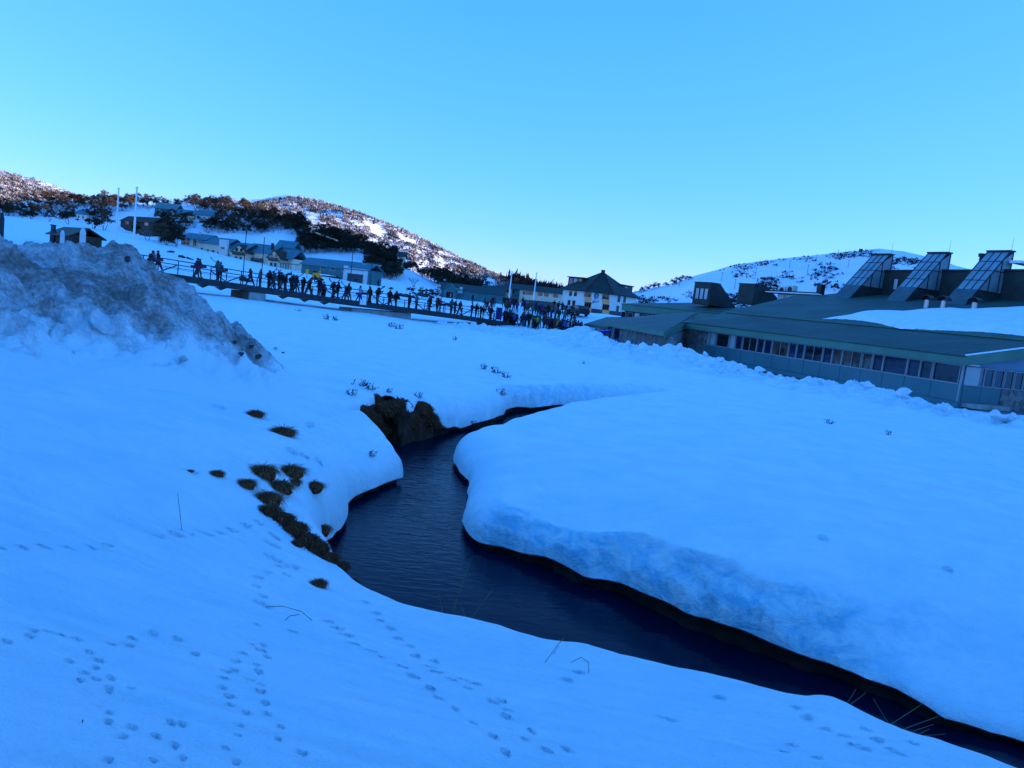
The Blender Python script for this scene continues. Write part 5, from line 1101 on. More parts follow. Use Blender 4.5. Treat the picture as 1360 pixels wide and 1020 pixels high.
# entrance canopy on posts
C0 = at(776, 430, 100); C1 = at(808, 434, 92); CF = Frame(C0, C1)
def cq(name, mat, u0, u1, v0, v1, z0, z1): return MB().hexa([T.tol(CF.w(u, v, z)) for z in (z0, z1) for u, v in ((u0, v0), (u1, v0), (u1, v1), (u0, v1))]).build(name, mat, T.root)
MB().hexa([T.tol(p+np.array([0, 0, dz])) for dz in (-.35, 0) for p in (C0, C1, at(848, 421, 104), at(806, 421, 113))]).build('canopy_roof', 'green_roof', T.root)
for u in (.4, CF.L*.4, CF.L*.75, CF.L-.3): cq('canopy_post', 'dark_metal', u-.09, u+.09, .35, .53, 0, C1[2]-.36 if u > CF.L/2 else C0[2]-.36)
cq('canopy_wall', 'window_dark', .6, CF.L+3, 4.0, 4.3, 0, C1[2]-.2)
# small dark blue thing at the canopy: a parked toboggan
tb = empty('toboggan', tuple(spot(802, 443)[:3]*0+at(802, 442.5, 84)), .4, 'small purple blue sled on the snow by the canopy', 'sled'); plain('sled_plastic', (.03, .02, .35), .4, .1, 3)
MB().hexa([(-.6, -.25, 0), (.6, -.25, .08), (.6, .25, .08), (-.6, .25, 0), (-.7, -.32, .22), (.75, -.3, .4), (.75, .3, .4), (-.7, .32, .22)]).build('hull', 'sled_plastic', tb)

# ---- sheet of snow left on the upper roof
def roof_snow():
    A = T.w(0, 9.02, v9z+.16); B = T.w(20, 9.02, v9z+.16); C = T.w(0, 24, v24z+.02); n = np.cross(B-A, C-A); n /= np.linalg.norm(n); n = n if n[2] > 0 else -n
    hit = lambda px, py: (lambda d: CAM+d*((A-CAM)@n)/(d@n))(ray(px, py))
    up = [(1092,423.5),(1110,421),(1130,419),(1148,415),(1165,413.5),(1185,413.5),(1200,414),(1220,412.5),(1240,411),(1262,409.5),(1280,411),(1300,410.5),(1320,409.5),(1345,408),(1370,407),(1420,410)]
    lo = [(1092,423.8),(1110,423.5),(1130,424.5),(1148,426.5),(1165,429),(1180,433),(1195,436.5),(1215,437.5),(1240,438.5),(1262,439),(1280,440),(1300,440.5),(1320,442),(1345,444.5),(1370,447.5),(1420,455)]
    xs = np.linspace(1092, 1420, 150); yu = np.interp(xs, *zip(*up)); yl = np.interp(xs, *zip(*lo)); nr = 18; V = []
    for k in range(nr):
        f = k/(nr-1)
        for i, x in enumerate(xs):
            y = yl[i]+(yu[i]-yl[i])*f+.5*float(perlin(np.array([x*.15]), np.array([f*2+3]))[0])*(0 if 0 < k < nr-1 else 1); p = hit(x, y); e = min(1, (x-1092)/60, 1)
            h = .30*e*(1-(2*f-1)**6)**.5*(1+.35*float(perlin(np.array([p[0]*.5]), np.array([p[1]*.5]))[0])); V.append(p+n*max(h, 0)*(1 if 0 < k < nr-1 else 0))
    m = len(xs); Q = [(k*m+i, k*m+i+1, (k+1)*m+i+1, (k+1)*m+i) for k in range(nr-1) for i in range(m-1)]; V = np.array(V); org = V[0].copy()
    o = link(bpy.data.objects.new('roof_snow', np_mesh('roof_snow', V-org, Q, 'snow'))); o.location = org; tag(o, 'ragged sheet of snow lying on the green roof below the towers', 'snow')
roof_snow()

# ---------------------------------------------------------------- white lodge with the pointed roof
HD = 205.0
Ha, Hb, Hc, Hd_ = at(745.5, 405, 212), at(776, 408, HD), at(810, 412, HD), at(842, 418, 214)
hotel = empty('white_lodge', (Hb[0], Hb[1], 0), 0, 'white lodge with dark pointed roof, dormers and tan window panels', 'building')
def hl(P): return (P[0]-Hb[0], P[1]-Hb[1], P[2])
ZE, ZW, ZA = at(795, 387, HD)[2], at(776, 408.5, HD)[2], at(801, 361, HD+9)[2]
bk = [np.array([Hd_[0]-2, Hd_[1]+14, 0]), np.array([Ha[0]+2, Ha[1]+14, 0])]; ring = [Ha, Hb, Hc, Hd_]+bk
def ringprism(z0, z1, name, mat, grow=0.0):
    c = np.mean([p[:2] for p in ring], 0); R_ = [c+(p[:2]-c)*(1+grow) for p in ring]; n = len(R_); V = [hl((*p, z0)) for p in R_]+[hl((*p, z1)) for p in R_]
    return MB()._add(V, [tuple(range(n-1, -1, -1)), tuple(range(n, 2*n))]+[(i, (i+1) % n, n+(i+1) % n, n+i) for i in range(n)]).build(name, mat, hotel)
ringprism(0, ZW-.01, 'base_storey', 'stone_base', .004); ringprism(ZW, ZE, 'wall', 'white_render')
c = np.mean([p[:2] for p in ring], 0); R_ = [c+(p[:2]-c)*1.10 for p in ring]; ap = np.array([*at(801, 361, HD+8)[:2], ZA]); V = [hl((*p, ZE-.15)) for p in R_]+[hl(ap)]+[hl((*p, ZE-.5)) for p in R_]
rf = MB()._add(V, [(i, (i+1) % 6, 6) for i in range(6)]+[(7+i, 7+(i+1) % 6, (i+1) % 6, i) for i in range(6)]+[tuple(range(12, 6, -1))]).build('roof', 'dark_green_roof', hotel)
for p in R_[1:3]: MB().bar(hl((*p, ZE-.1)), hl(ap+np.array([0, 0, .06])), .35, .18).build('hip_cap', 'brown_timber', rf)
MB().box(*(hl(ap)[0]-.5, hl(ap)[0]+.5), *(hl(ap)[1]-.5, hl(ap)[1]+.5), ZA-.6, ZA+.45).build('roof_finial', 'brown_timber', rf)
class Sub(Frame):
    def __init__(s, A, B, root):
        super().__init__(A, B); s.root = root
    def conv(s, P): return tuple(np.array(s.w(*P))-np.array([s.root.location[0], s.root.location[1], 0]))
    def box(s, u0, u1, v0, v1, z0, z1, name, mat, parent=None, mb=None):
        q = mb or MB(); u0, u1 = min(u0, u1), max(u0, u1); q.hexa([s.conv((u, v, z)) for z in (z0, z1) for u, v in ((u0, v0), (u1, v0), (u1, v1), (u0, v1))])
        return q if mb else q.build(name, mat, parent or s.root)
FL, FC, FR = Sub(Ha, Hb, hotel), Sub(Hb, Hc, hotel), Sub(Hc, Hd_, hotel)
for px, py in ((758, 389), (764.5, 389.5), (755.7, 402.5), (762, 403)):
    u, z = FL.pick(px, py); FL.window(u-.5, u+.5, z-.75, z+.75, 'window_dark', 'tan_frame', 0, 1, .08)
for px, rows in ((780.5, ((390.5, 398, 405, 411.5),)), (804.5, ((393.5, 401, 408, 414.5),))):
    for a, b_, c_, d_ in rows:
        for py, kind in ((a, 'w'), (b_, 't'), (c_, 'w'), (d_, 't')):
            u, z = FC.pick(px, py)
            if kind == 'w': FC.window(u-.85, u+.85, z-.75, z+.7, 'window_dark', 'tan_frame', 0, 2, .08)
            else: FC.box(u-.95, u+.95, -.08, 0, z-.55, z+.55, 'spandrel', 'tan_panel')
for px, py in ((822, 397), (829.5, 397.5), (820, 410.5)):
    u, z = FR.pick(px, py); FR.window(u-.55, u+.55, z-.85, z+.85, 'window_dark', 'tan_frame', 0, 1, .08)
# the painted emblem on the middle wall: a looping brush mark over a line of script
u0, z0 = FC.pick(791, 396); q = MB(); pts = []
for t in np.linspace(0, 1, 40): a = 5.2*math.pi*t; r = .75-.45*t; pts.append((u0+r*math.cos(a)*.85+.15, z0+.6+r*math.sin(a)*1.15))
sc = [(u0-.9+1.9*t, z0-1.15+.28*math.sin(t*16)+.35*t-(.55 if t < .12 else 0)) for t in np.linspace(0, 1, 30)]; st = [(u0+.2-.5*t-.25*math.sin(t*3), z0+.7-2.0*t) for t in np.linspace(0, 1, 14)]
for L_ in (pts, sc, st):
    for a, b_ in zip(L_[:-1], L_[1:]): q.bar(FC.conv((a[0], -.03, a[1])), FC.conv((b_[0], -.03, b_[1])), .03, .13)
plain('emblem_blue', (.02, .08, .25), .7, .1, 2); q.build('painted_emblem', 'emblem_blue', hotel)
def dormer(F, pxa, pxb, pyt, pyb, v):
    ua, zt = F.pick(pxa, pyt, v); ub, _ = F.pick(pxb, pyt, v); _, zb_ = F.pick((pxa+pxb)/2, pyb, v)
    d = F.box(ua, ub, v, v+5, zb_-.4, zt-.25, 'dormer', 'brown_timber'); F.box(ua-.3, ub+.3, v-.35, v+5, zt-.24, zt, 'dormer_roof', 'dark_green_roof', d); n = 3
    for k in range(n): a = ua+(ub-ua)*(.08+.31*k); F.window(a, a+(ub-ua)*.22, zb_+.05, zt-.5, 'window_pale' if k == 1 else 'window_blue', 'tan_frame', v-.0, 0, .08, d)
dormer(FL, 755.5, 775, 367, 379, 3.0); dormer(FR, 823, 841, 377, 389, 3.0)

# ---------------------------------------------------------------- two storey block left of the lodge
A, B = at(664, 398, 245), at(746, 408, 236); BK = Frame(A, B, 'apartment_block', 'long pale two storey block with dark roof left of the white lodge')
zr = BK.pick(700, 386)[1]; zt = BK.pick(700, 380)[1]; u1, u2 = BK.pick(679, 390)[0], BK.pick(690, 390)[0]
BK.box(0, u1, 0, 9, 0, zr, 'wall', 'cream_render'); BK.box(u1+.01, u2, .6, 9, 0, zr, 'stair_wall', 'teal_wall'); BK.box(u2+.01, BK.L, 0, 9, 0, zr, 'wall', 'cream_render')
MB().prism([(-.8, zr+.01), (4.5, zt+.5), (9.8, zr+.01)], -.6, BK.L+.4, lambda v, z, u: BK.l(u, v, z)).build('roof', 'dark_green_roof', BK.root)
for px in (671.5, 674.5, 681, 696, 699.5, 703, 706, 716, 719, 724, 727, 736.5, 739.5):
    for dy in (0, 11.5):
        u, z = BK.pick(px, 389+(px-700)*.10+dy); vv = .6 if u1 < u < u2 else 0; BK.window(u-.32, u+.32, z-.5, z+.5, 'window_dark', 'tan_frame', vv, 0, .06)
# ---------------------------------------------------------------- blue green shed with a gabled porch
A, B = at(583, 398, 200), at(668, 402, 200); SH = Frame(A, B, 'blue_green_shed', 'blue green shed with gabled entrance and white panels on its front')
zr = SH.pick(600, 384)[1]; zt = SH.pick(600, 375.5)[1]; SH.box(0, SH.L, 0, 9, 0, zr, 'wall', 'teal_wall')
MB().prism([(-.7, zr+.01), (4.5, zt), (9.7, zr+.01)], -.5, SH.L+.4, lambda v, z, u: SH.l(u, v, z)).build('roof', 'dark_cladding', SH.root)
ua, ub = SH.pick(590, 390)[0], SH.pick(607, 390)[0]; um = (ua+ub)/2; zpk = SH.pick(599, 377.5)[1]
MB().prism([(ua, 0), (ub, 0), (ub, zr-.1), (um, zpk), (ua, zr-.1)], -2.2, -.02, lambda u, z, v: SH.l(u, v, z)).build('porch', 'teal_wall', SH.root)
for s in (0, 1): e = (ua, ub)[s]; SH.slab([(e-(.3 if s == 0 else -.3), -2.5, zr-.25), (um, -2.5, zpk+.12), (um, -.03, zpk+.12), (e-(.3 if s == 0 else -.3), -.03, zr-.25)], .1, 'porch_roof', 'green_fascia')
d0, d1 = SH.pick(593.5, 395)[0], SH.pick(602, 395)[0]; zd = SH.pick(598, 388)[1]
SH.box(d0, d1, -2.24, -2.21, .5, zd, 'doorway', 'window_dark'); SH.box((d0+d1)/2+.1, (d0+d1)/2+.5, -2.3, -2.245, .5, zd-.3, 'door_leaf', 'tan_frame')
for a, b_, c_, d_ in ((579.5, 585, 377.5, 384), (582.5, 586, 384.5, 389.5), (605, 609.5, 383, 389.5), (610.5, 613.8, 381, 389.5)):
    x0, z1 = SH.pick(a, c_, -.1); x1, z0 = SH.pick(b_, d_, -.1); SH.box(max(x0, -1.2), x1, -.12 if a < 604 else -.1, -.03, z0, z1, 'white_panel', 'pale_trim')
# ---------------------------------------------------------------- long cream lodge with blue roof
A, B = at(239, 329, 262), at(392, 360, 246); LO = Frame(A, B, 'cream_lodge', 'long cream lodge with bright blue roof and gabled wings on the left slope')
def lod(pa, pb, py_e, py_r, py_b, v, dep, over=.6):
    """one ridge-parallel range between two pixel columns"""
    ua, ub = LO.pick(pa, 340, v)[0], LO.pick(pb, 340, v)[0]; m = (pa+pb)/2; ze = LO.pick(m, py_e, v)[1]; zr_ = LO.pick(m, py_r, v+dep/2)[1]; zb_ = LO.pick(m, py_b, v)[1]
    w_ = LO.box(ua, ub, v, v+dep, zb_-3, ze, 'wall', 'cream_render'); MB().prism([(v-over, ze-.1), (v+dep/2, zr_), (v+dep+over, ze-.1), (v+dep+over, ze-.3), (v+dep/2, zr_-.25), (v-over, ze-.3)], ua-over, ub+over, lambda vv, z, u: LO.l(u, vv, z)).build('roof', 'blue_roof', LO.root)
    return ua, ub, ze, zb_
ua, ub, ze, zb_ = lod(239, 272, 316.5, 309.5, 331, 0, 8)
for px in (243.5, 250, 258.5): u, z = LO.pick(px, 320+(px-243)*.13); LO.window(u-.55, u+.55, z-1.0, z+1.0, 'window_dark', 'brown_timber', 0, 0, .08)
lod(262, 300, 323, 314.5, 340, -1.5, 9); lod(296, 325, 330.5, 321, 346, -1.2, 9); lod(325, 360, 335, 323.5, 350, 1.5, 9); lod(355, 388, 342, 330, 356, 2.5, 8)
u, z = LO.pick(297.5, 326, -1.9); LO.box(u-1.7, u+1.7, -2.3, -1.6, z-4, z+1.9, 'stair_tower', 'white_render'); LO.box(u-.8, u+.7, -2.36, -2.31, z-1.2, z-.6, 'tower_window', 'window_dark')
for px, py in ((268, 332), (283, 335), (290, 337), (303, 340), (276, 334)): u, z = LO.pick(px, py, -1.5); LO.window(u-.35, u+.35, z-.6, z+.6, 'window_dark', 'brown_timber', -1.5, 0, .07)
def gable(pa, pb, pk, py_e, py_r, py_b, v, dep):
    ua, ub = LO.pick(pa, 345, v)[0], LO.pick(pb, 345, v)[0]; um_, zr_ = LO.pick(pk, py_r, v); ze = LO.pick((pa+pb)/2, py_e, v)[1]; zb_ = LO.pick((pa+pb)/2, py_b, v)[1]; um_ = (ua+ub)/2
    g = MB().prism([(ua, zb_-2.5), (ub, zb_-2.5), (ub, ze), (um_, zr_-.3), (ua, ze)], v, v+dep, lambda u, z, t: LO.l(u, t, z)).build('gable_wing', 'cream_render', LO.root)
    for e in (ua-.6, ub+.6): LO.slab([(e, v-.6, ze-.25), (um_, v-.6, zr_), (um_, v+dep, zr_), (e, v+dep, ze-.25)], .2, 'gable_roof', 'brown_timber' if e > um_ else 'blue_roof', g)
    zm_ = ze-1.0; LO.box(ua+.6, ub-.2, v-.9, v-.01, zm_-.15, zm_+.1, 'balcony_floor', 'brown_timber', g); LO.box(ua+.6, ub-.2, v-.95, v-.88, zm_+.11, zm_+.95, 'balcony_rail', 'weathered_timber', g)
    for k in (.3, .65): u = ua+(ub-ua)*k; LO.window(u-.5, u+.5, zm_+1.1, zm_+2.1, 'window_dark', 'white_render', v, 0, .08, g); LO.window(u-.5, u+.5, zm_-2.2, zm_-.7, 'window_dark', 'white_render', v, 0, .08, g)
gable(308, 326, 322, 334, 324.5, 350, -2.0, 9); gable(356, 372, 364, 342, 331.5, 358, -1.0, 9)
for px, py in ((335, 343), (341, 349), (347, 345), (332, 348)): u, z = LO.pick(px, py, 1.5); LO.window(u-.6, u+.6, z-.5, z+.5, 'window_dark', 'white_render', 1.5, 0, .08)
u0, z0 = LO.pick(328, 345, 1.3); u1_, _ = LO.pick(350, 345, 1.3); LO.box(u0, u1_, .6, 1.45, z0-.2, z0, 'balcony_floor', 'brown_timber'); LO.box(u0, u1_, .52, .59, z0-.19, z0+.8, 'balcony_rail', 'weathered_timber')
for px, py in ((329, 327), (362, 325), (266, 309.5), (282, 319)): u, z = LO.pick(px, py, 3.5); LO.box(u-.35, u+.35, 3.2, 3.9, z-2, z+.5, 'chimney', 'brown_timber' if px > 300 else 'white_render')
u0, z0 = LO.pick(372, 352, -1.2); u1_, _ = LO.pick(389, 356, -1.2)
for k in range(6): u = u0+(u1_-u0)*k/5; LO.box(u-.12, u+.12, -1.6, -1.36, z0-3, z0+.6, 'porch_post', 'white_render')
LO.box(u0-.3, u1_+.3, -1.9, 2.3, z0+.61, z0+.85, 'porch_roof', 'blue_roof')
# ---------------------------------------------------------------- simple chalets and halls
def chalet(name, label, pa, pya, pb, pyb, d, wall_h, roof_h, dep, wall, roof, wins=(), ridge='u', glass='window_dark', over=.5, d2=None, extra=None):
    if d > 235:
        h_, ok_ = hit_hill(np.array([(pa+pb)/2.0]), np.array([(pya+pyb)/2.0]), slope_z, 200, 460, 400)
        if len(h_): k_ = h_[0][1]/d; d, d2 = d*k_, (d2*k_ if d2 else None)
    A, B = at(pa, pya, d), at(pb, pyb, d2 or d); F = Frame(A, B, name, label); z0 = (A[2]+B[2])/2; zr = z0+wall_h; zt = zr+roof_h
    F.box(0, F.L, 0, dep, z0-4, zr, 'wall', wall)
    if ridge == 'u': MB().prism([(-over, zr-.15), (dep/2, zt), (dep+over, zr-.15), (dep+over, zr-.35), (dep/2, zt-.25), (-over, zr-.35)], -over, F.L+over, lambda v, z, u: F.l(u, v, z)).build('roof', roof, F.root)
    else:
        MB().prism([(0, zr-.01), (F.L, zr-.01), (F.L/2, zt-.2)], 0, dep, lambda u, z, v: F.l(u, v, z)).build('gable', wall, F.root)
        for e in (-over, F.L+over): F.slab([(e, -over, zr-.2), (F.L/2, -over, zt+.03), (F.L/2, dep+over, zt+.03), (e, dep+over, zr-.2)], .2, 'roof', roof)
    for f0, f1, a, b_ in wins: F.window(F.L*f0, F.L*f1, z0+a, z0+b_, glass, 'pale_trim', 0, 0, .07)
    if ridge != 'u': F.root['_'] = 0; del F.root['_']
    return F, z0, zr, zt
F, z0, zr, zt = chalet('blue_roofed_hall', 'wide teal hall with low blue roof and a garage opening below the trees', 400, 360, 488, 373, 222, 2.6, 2.0, 5.5, 'teal_wall', 'blue_roof', [(.3, .38, 1.6, 2.6), (.45, .52, 1.6, 2.6), (.62, .68, 1.6, 2.6)], d2=208)
F.box(F.L*.66, F.L*.72, -.4, -.05, z0-2, z0+3.2, 'gate_pillar', 'pale_trim'); F.box(F.L*.95, F.L*1.0, -.4, -.05, z0-2, z0+2.6, 'gate_pillar', 'pale_trim'); F.box(F.L*.72+.01, F.L*.95-.01, -.2, -.05, z0-2, z0+1.2, 'garage_opening', 'window_dark'); F.box(F.L*.72+.01, F.L*.95-.01, -.35, -.05, z0+1.21, z0+2.7, 'gate_lintel', 'pale_trim')
F.box(F.L*.05, F.L*.6, -2.5, -.05, z0-.9, z0-.2, 'veranda_roof', 'brown_timber'); F.box(F.L*.05, F.L*.6, -2.3, -.4, z0-4, z0-.91, 'veranda', 'window_dark'); F.box(F.L*.3, F.L*.55, -2.4, -.3, z0-.19, z0+.1, 'veranda_snow', 'snow')
chalet('timber_chalet', 'dark roofed hut peeping over the dirty snow pile', 66, 315, 96, 319, 120, .8, 1.2, 4, 'brown_timber', 'dark_green_roof', d2=112)
p = at(70.5, 310, 118); ch = empty('chimney_stack', (p[0], p[1], p[2]-2), 0, 'thin grey chimney of the hut above the dirty pile', 'chimney'); MB().box(-.25, .25, -.25, .25, 0, 3.2).build('stack', 'stone_base', ch); MB().box(-.32, .32, -.32, .32, 3.201, 3.35).build('cap', 'dark_metal', ch)
for px, py, d, w_, h, lb in [(83, 312, 108, .55, 2.2, 'pale upright slab beside the hut behind the dirty pile, left one'), (110, 313, 104, .75, 2.6, 'pale upright slab beside the hut behind the dirty pile, right one'), (2, 302, 105, .6, 3.6, 'dark narrow post standing at the far left edge above the dirty pile')]:
    p = at(px, py, d); r = empty('marker_board', (p[0], p[1], p[2]-1.5), .5, lb, 'marker board'); dk = px < 10
    MB().prism([(-w_/2, 0), (w_/2, 0), (w_/2, h*.75), (w_*.25, h*.97), (-w_*.25, h*.97), (-w_/2, h*.75)], -.12, .12, lambda a, z, t: (a, t, z)).build('board', 'dark_metal' if dk else 'pale_trim', r); MB().box(-w_*.3, w_*.3, -.2, .2, -.5, .3).build('foot', 'concrete', r)
chalet('small_white_cabin', 'small white cabin among dark trees at the upper left', 100, 291, 115, 294, 300, 3.0, 2.0, 7, 'white_render', 'blue_roof', [(.2, .35, 1, 2), (.6, .75, 1, 2)])
chalet('stone_cabin', 'low grey cabin left of the small white cabin', 79, 289, 90, 291, 310, 2.2, 1.6, 6, 'concrete', 'brown_timber', [(.3, .6, .8, 1.6)])
chalet('long_timber_lodge', 'long dark timber lodge behind the two left flagpoles', 160, 298, 203, 305, 285, 2.6, 2.4, 7, 'brown_timber', 'brown_timber', [(.15, .25, 1, 2.2), (.4, .5, 1, 2.2), (.75, .85, 1, 2.4)], d2=270)
chalet('dark_blue_cabin', 'dark blue cabin right of the long timber lodge', 190, 309, 209, 312, 262, 4.2, 1.6, 8, 'teal_wall', 'dark_green_roof', [(.55, .85, 2.2, 3.6)])
chalet('blue_ridge_house', 'blue roofed house high among trees at the upper left', 205, 285, 232, 289, 345, 3.6, 3.0, 9, 'teal_wall', 'blue_roof', [(.2, .35, 1.4, 2.6), (.7, .95, 1, 2.8)], glass='window_pale')
chalet('white_gabled_house', 'blue roofed house with white end walls high on the wooded slope', 259, 293, 282, 294, 335, 2.8, 2.6, 9, 'white_render', 'blue_roof', [(.1, .25, .8, 2), (.75, .9, .8, 2)])
chalet('hidden_roof_hut', 'low hut half hidden in trees between the two blue roofed houses', 232, 288, 257, 291, 345, 2.2, 2.0, 8, 'cream_render', 'blue_roof', [(.4, .6, .6, 1.6)])
chalet('slate_house', 'dark blue house behind the right end of the cream lodge', 366, 343, 388, 350, 275, 5.2, 2.6, 9, 'teal_wall', 'blue_roof', [(.2, .3, 2, 3.4), (.6, .7, 2, 3.4)])
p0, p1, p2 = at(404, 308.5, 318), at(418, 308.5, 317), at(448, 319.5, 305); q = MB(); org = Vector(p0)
q.bar(Vector(p0)-org, Vector(p1)-org, .5, .45); q.bar(Vector(p1)-org, Vector(p2)-org, .5, .45); o = q.build('pale_roof_edge', 'cream_render'); o.location = org; tag(o, 'bent roof edge coloured pale as if lit in the dark forest', 'roof edge')  # cream colour stands in for sunlight on the roof ridge
chalet('pale_hut', 'tiny pale hut in the dark trees above the snow chute', 527, 350, 535, 352, 270, 3.0, 1.6, 5, 'cream_render', 'dark_cladding', [(.3, .7, 1, 2)])
chalet('dark_barn', 'long dark barn behind the shed and the bridge end', 640, 396, 668, 400, 235, 2.6, 1.8, 9, 'dark_cladding', 'dark_cladding', [(.2, .3, .8, 1.8)])

# ---------------------------------------------------------------- flagpoles, sign, machine
plain('pole_white', (.75, .76, .78), .4, .06, 2)
def flagpole(px, py, pxt, pyt, d, r_, label):
    p = at(px, py, d); h = at(pxt, pyt, d)[2]-p[2]; r = empty('flagpole', (p[0], p[1], p[2]-1.0), 0, label, 'flagpole'); MB().tube((0, 0, 0), (0, 0, h+1), r_, r_*.6, 10).build('pole', 'pole_white', r)
    MB().tube((0, 0, h+1), (0, 0, h+1.12), r_*1.2, r_*.8, 10).build('finial', 'pole_white', r); MB().tube((0, 0, 0), (0, 0, .5), r_*2.2, r_*2.2, 10).build('base', 'concrete', r)
flagpole(153, 329, 159, 251, 90, .13, 'left of the two tall white flagpoles above the dirty snow pile')
flagpole(177, 328, 183.5, 250, 88, .15, 'right of the two tall white flagpoles above the dirty snow pile')
flagpole(675.5, 399, 680, 361, 140, .15, 'tall white flagpole at the left end of the pale block')
flagpole(708, 402, 713.5, 363, 140, .14, 'tall white flagpole before the middle of the pale block')
flagpole(182.5, 329, 185, 312, 92, .1, 'short stub pole just right of the two tall flagpoles')
p = at(407.5, 366, 135); r = empty('yellow_sign', (p[0], p[1], p[2]), 0, 'small yellow sign on the slope above the bridge', 'sign'); MB().box(-.3, .3, -.03, .03, .3, 1.1).build('panel', 'yellow_paint', r); MB().box(-.05, .05, .031, .09, -.5, 1.1).build('post', 'dark_metal', r)
p = at(421, 372.5, 125); r = empty('snow_blower', (p[0], p[1], p[2]), .2, 'yellow snow machine on the slope above the bridge crowd', 'snow machine')
MB().prism([(-.8, .35), (.75, .35), (.8, .8), (.4, 1.0), (.2, 1.25), (-.7, 1.2), (-.85, .8)], -.45, .45, lambda a, z, t: (a, t, z)).build('body', 'yellow_paint', r)
for s in (-1, 1): t_ = MB().prism([(-.95, .05), (.95, .05), (1.1, .25), (.9, .42), (-.9, .42), (-1.1, .25)], s*.5, s*.72, lambda a, z, t: (a, t, z)).build('track', 'tyre_rubber', r)
MB().tube((.3, 0, 1.2), (.45, 0, 1.7), .14, .11, 10).build('chute', 'yellow_paint', r); MB().box(-.7, -.2, -.4, .4, 1.22, 1.5).build('seat', 'black_cloth', r)

# ================================================================== TREES AND SCRUB
plain('gum_leaf_dark', (.034, .030, .018), .8, .55, .9, spec=.1)
plain('gum_leaf_brown', (.10, .066, .042), .85, .5, .9, spec=.1)
plain('bare_branch', (.20, .155, .13), .85, .4, 1.2, spec=.1)
plain('gum_bark', (.10, .08, .07), .85, .5, 1.5)
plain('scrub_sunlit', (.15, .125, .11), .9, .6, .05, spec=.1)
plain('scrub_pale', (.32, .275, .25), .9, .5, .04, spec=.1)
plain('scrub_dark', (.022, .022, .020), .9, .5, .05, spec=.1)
plain('boulder_rock', (.05, .05, .055), .9, .45, 1.5, .6, 4)
def gum_tree(seed, H=6.0, spread=2.6, clumps=28, leaves=40, leaf=.25):
    """several leaning stems under an umbrella of leaf clumps; returns trunk and crown meshes"""
    r = random.Random(seed); q = MB(); tips = []
    for k in range(r.choice((3, 4, 5))):
        a = r.uniform(0, 6.28); p = Vector((r.gauss(0, .12), r.gauss(0, .12), -.6)); rad = r.uniform(.09, .15); lean = r.uniform(.1, .5); n = 4
        for j in range(n):
            d = Vector((math.cos(a)*lean, math.sin(a)*lean, 1)).normalized()*H*.72/n*r.uniform(.85, 1.15); q.tube(p, p+d, rad, rad*.75, 6); p = p+d; rad *= .75; a += r.gauss(0, .5); lean *= r.uniform(.9, 1.4)
            if j > 1:
                b = a+r.uniform(-1.6, 1.6); e = p+Vector((math.cos(b)*spread*.5, math.sin(b)*spread*.5, r.uniform(.3, 1.2))); q.tube(p, e, rad*.7, rad*.3, 5); tips.append(e)
        tips.append(p)
    V = []; F = []
    for k in range(clumps):
        if k < len(tips): c = tips[k]+Vector((r.gauss(0, .2), r.gauss(0, .2), r.gauss(.1, .2)))
        else: a = r.uniform(0, 6.28); rr = spread*math.sqrt(r.random()); c = Vector((rr*math.cos(a), rr*math.sin(a), H*(.95-.40*(rr/spread)**2-r.uniform(0, .28))))
        s = r.uniform(.45, .95)
        for j in range(leaves):
            o = Vector((r.gauss(0, .5), r.gauss(0, .5), r.gauss(0, .34)))*s; t = Vector((r.gauss(0, 1), r.gauss(0, 1), r.gauss(0, .7))).normalized()*leaf*r.uniform(.6, 1.25); w_ = t.orthogonal().normalized()*leaf*.5; b = len(V)
            V += [tuple(c+o-t), tuple(c+o+w_), tuple(c+o+t), tuple(c+o-w_)]; F.append((b, b+1, b+2, b+3))
    me = bpy.data.meshes.new('crown'); me.from_pydata(V, [], F); me.materials.append(MAT['gum_leaf_dark'])
    return q.mesh('trunk', 'gum_bark', True), me
def bare_tree(seed, H=5.5):
    r = random.Random(seed); q = MB(); c = MB()
    def grow(p, d, L, rad, lev):
        n = 2; 
        for j in range(n):
            e = p+d*L/n; (q if lev < 2 else c).tube(p, e, rad, rad*.8, 5 if lev < 2 else 3); p = e; rad *= .8; d = (d+Vector((r.gauss(0, .15), r.gauss(0, .15), r.gauss(.05, .1)))).normalized()
        if lev < 4:
            for k in range(r.choice((3, 3, 4))): grow(p, (d+Vector((r.gauss(0, .6), r.gauss(0, .6), r.gauss(.15, .3)))).normalized(), L*r.uniform(.55, .75), rad*.75, lev+1)
    for k in range(4):
        a = r.uniform(0, 6.28); grow(Vector((r.gauss(0, .1), r.gauss(0, .1), -.5)), Vector((math.cos(a)*.5, math.sin(a)*.5, 1)).normalized(), H*.38, .09, 0 if k < 2 else 1)
    return q.mesh('trunk', 'bare_branch'), c.mesh('crown', 'bare_branch')
GUM = [gum_tree(s, H, sp) for s, H, sp in ((1, 6, 2.8), (2, 5, 2.6), (3, 7, 3.0), (4, 5.5, 3.2), (5, 4.2, 2.4))]; BARE = [bare_tree(s) for s in (11, 12, 13)]
SIL = [(0,284),(60,268),(90,263),(150,265),(230,268),(300,267),(330,274),(400,294),(460,316),(520,341),(570,366),(620,387)]
LOWB = [(0,286),(50,288),(95,291),(125,290),(150,292),(205,322),(236,328),(262,306),(300,314),(340,322),(380,332),(405,340),(450,346),(480,357),(505,370),(527,371),(540,346),(560,360),(580,376),(600,388),(640,394)]
HOUSES = [(98,284,118,296),(77,284,92,293),(155,284,210,304),(186,302,212,318),(203,276,234,290),(256,284,285,297),(236,306,270,330),(402,304,450,312),(524,342,537,356),(230,282,258,292),(262,312,400,345),(364,330,390,350),(400,338,490,372)]
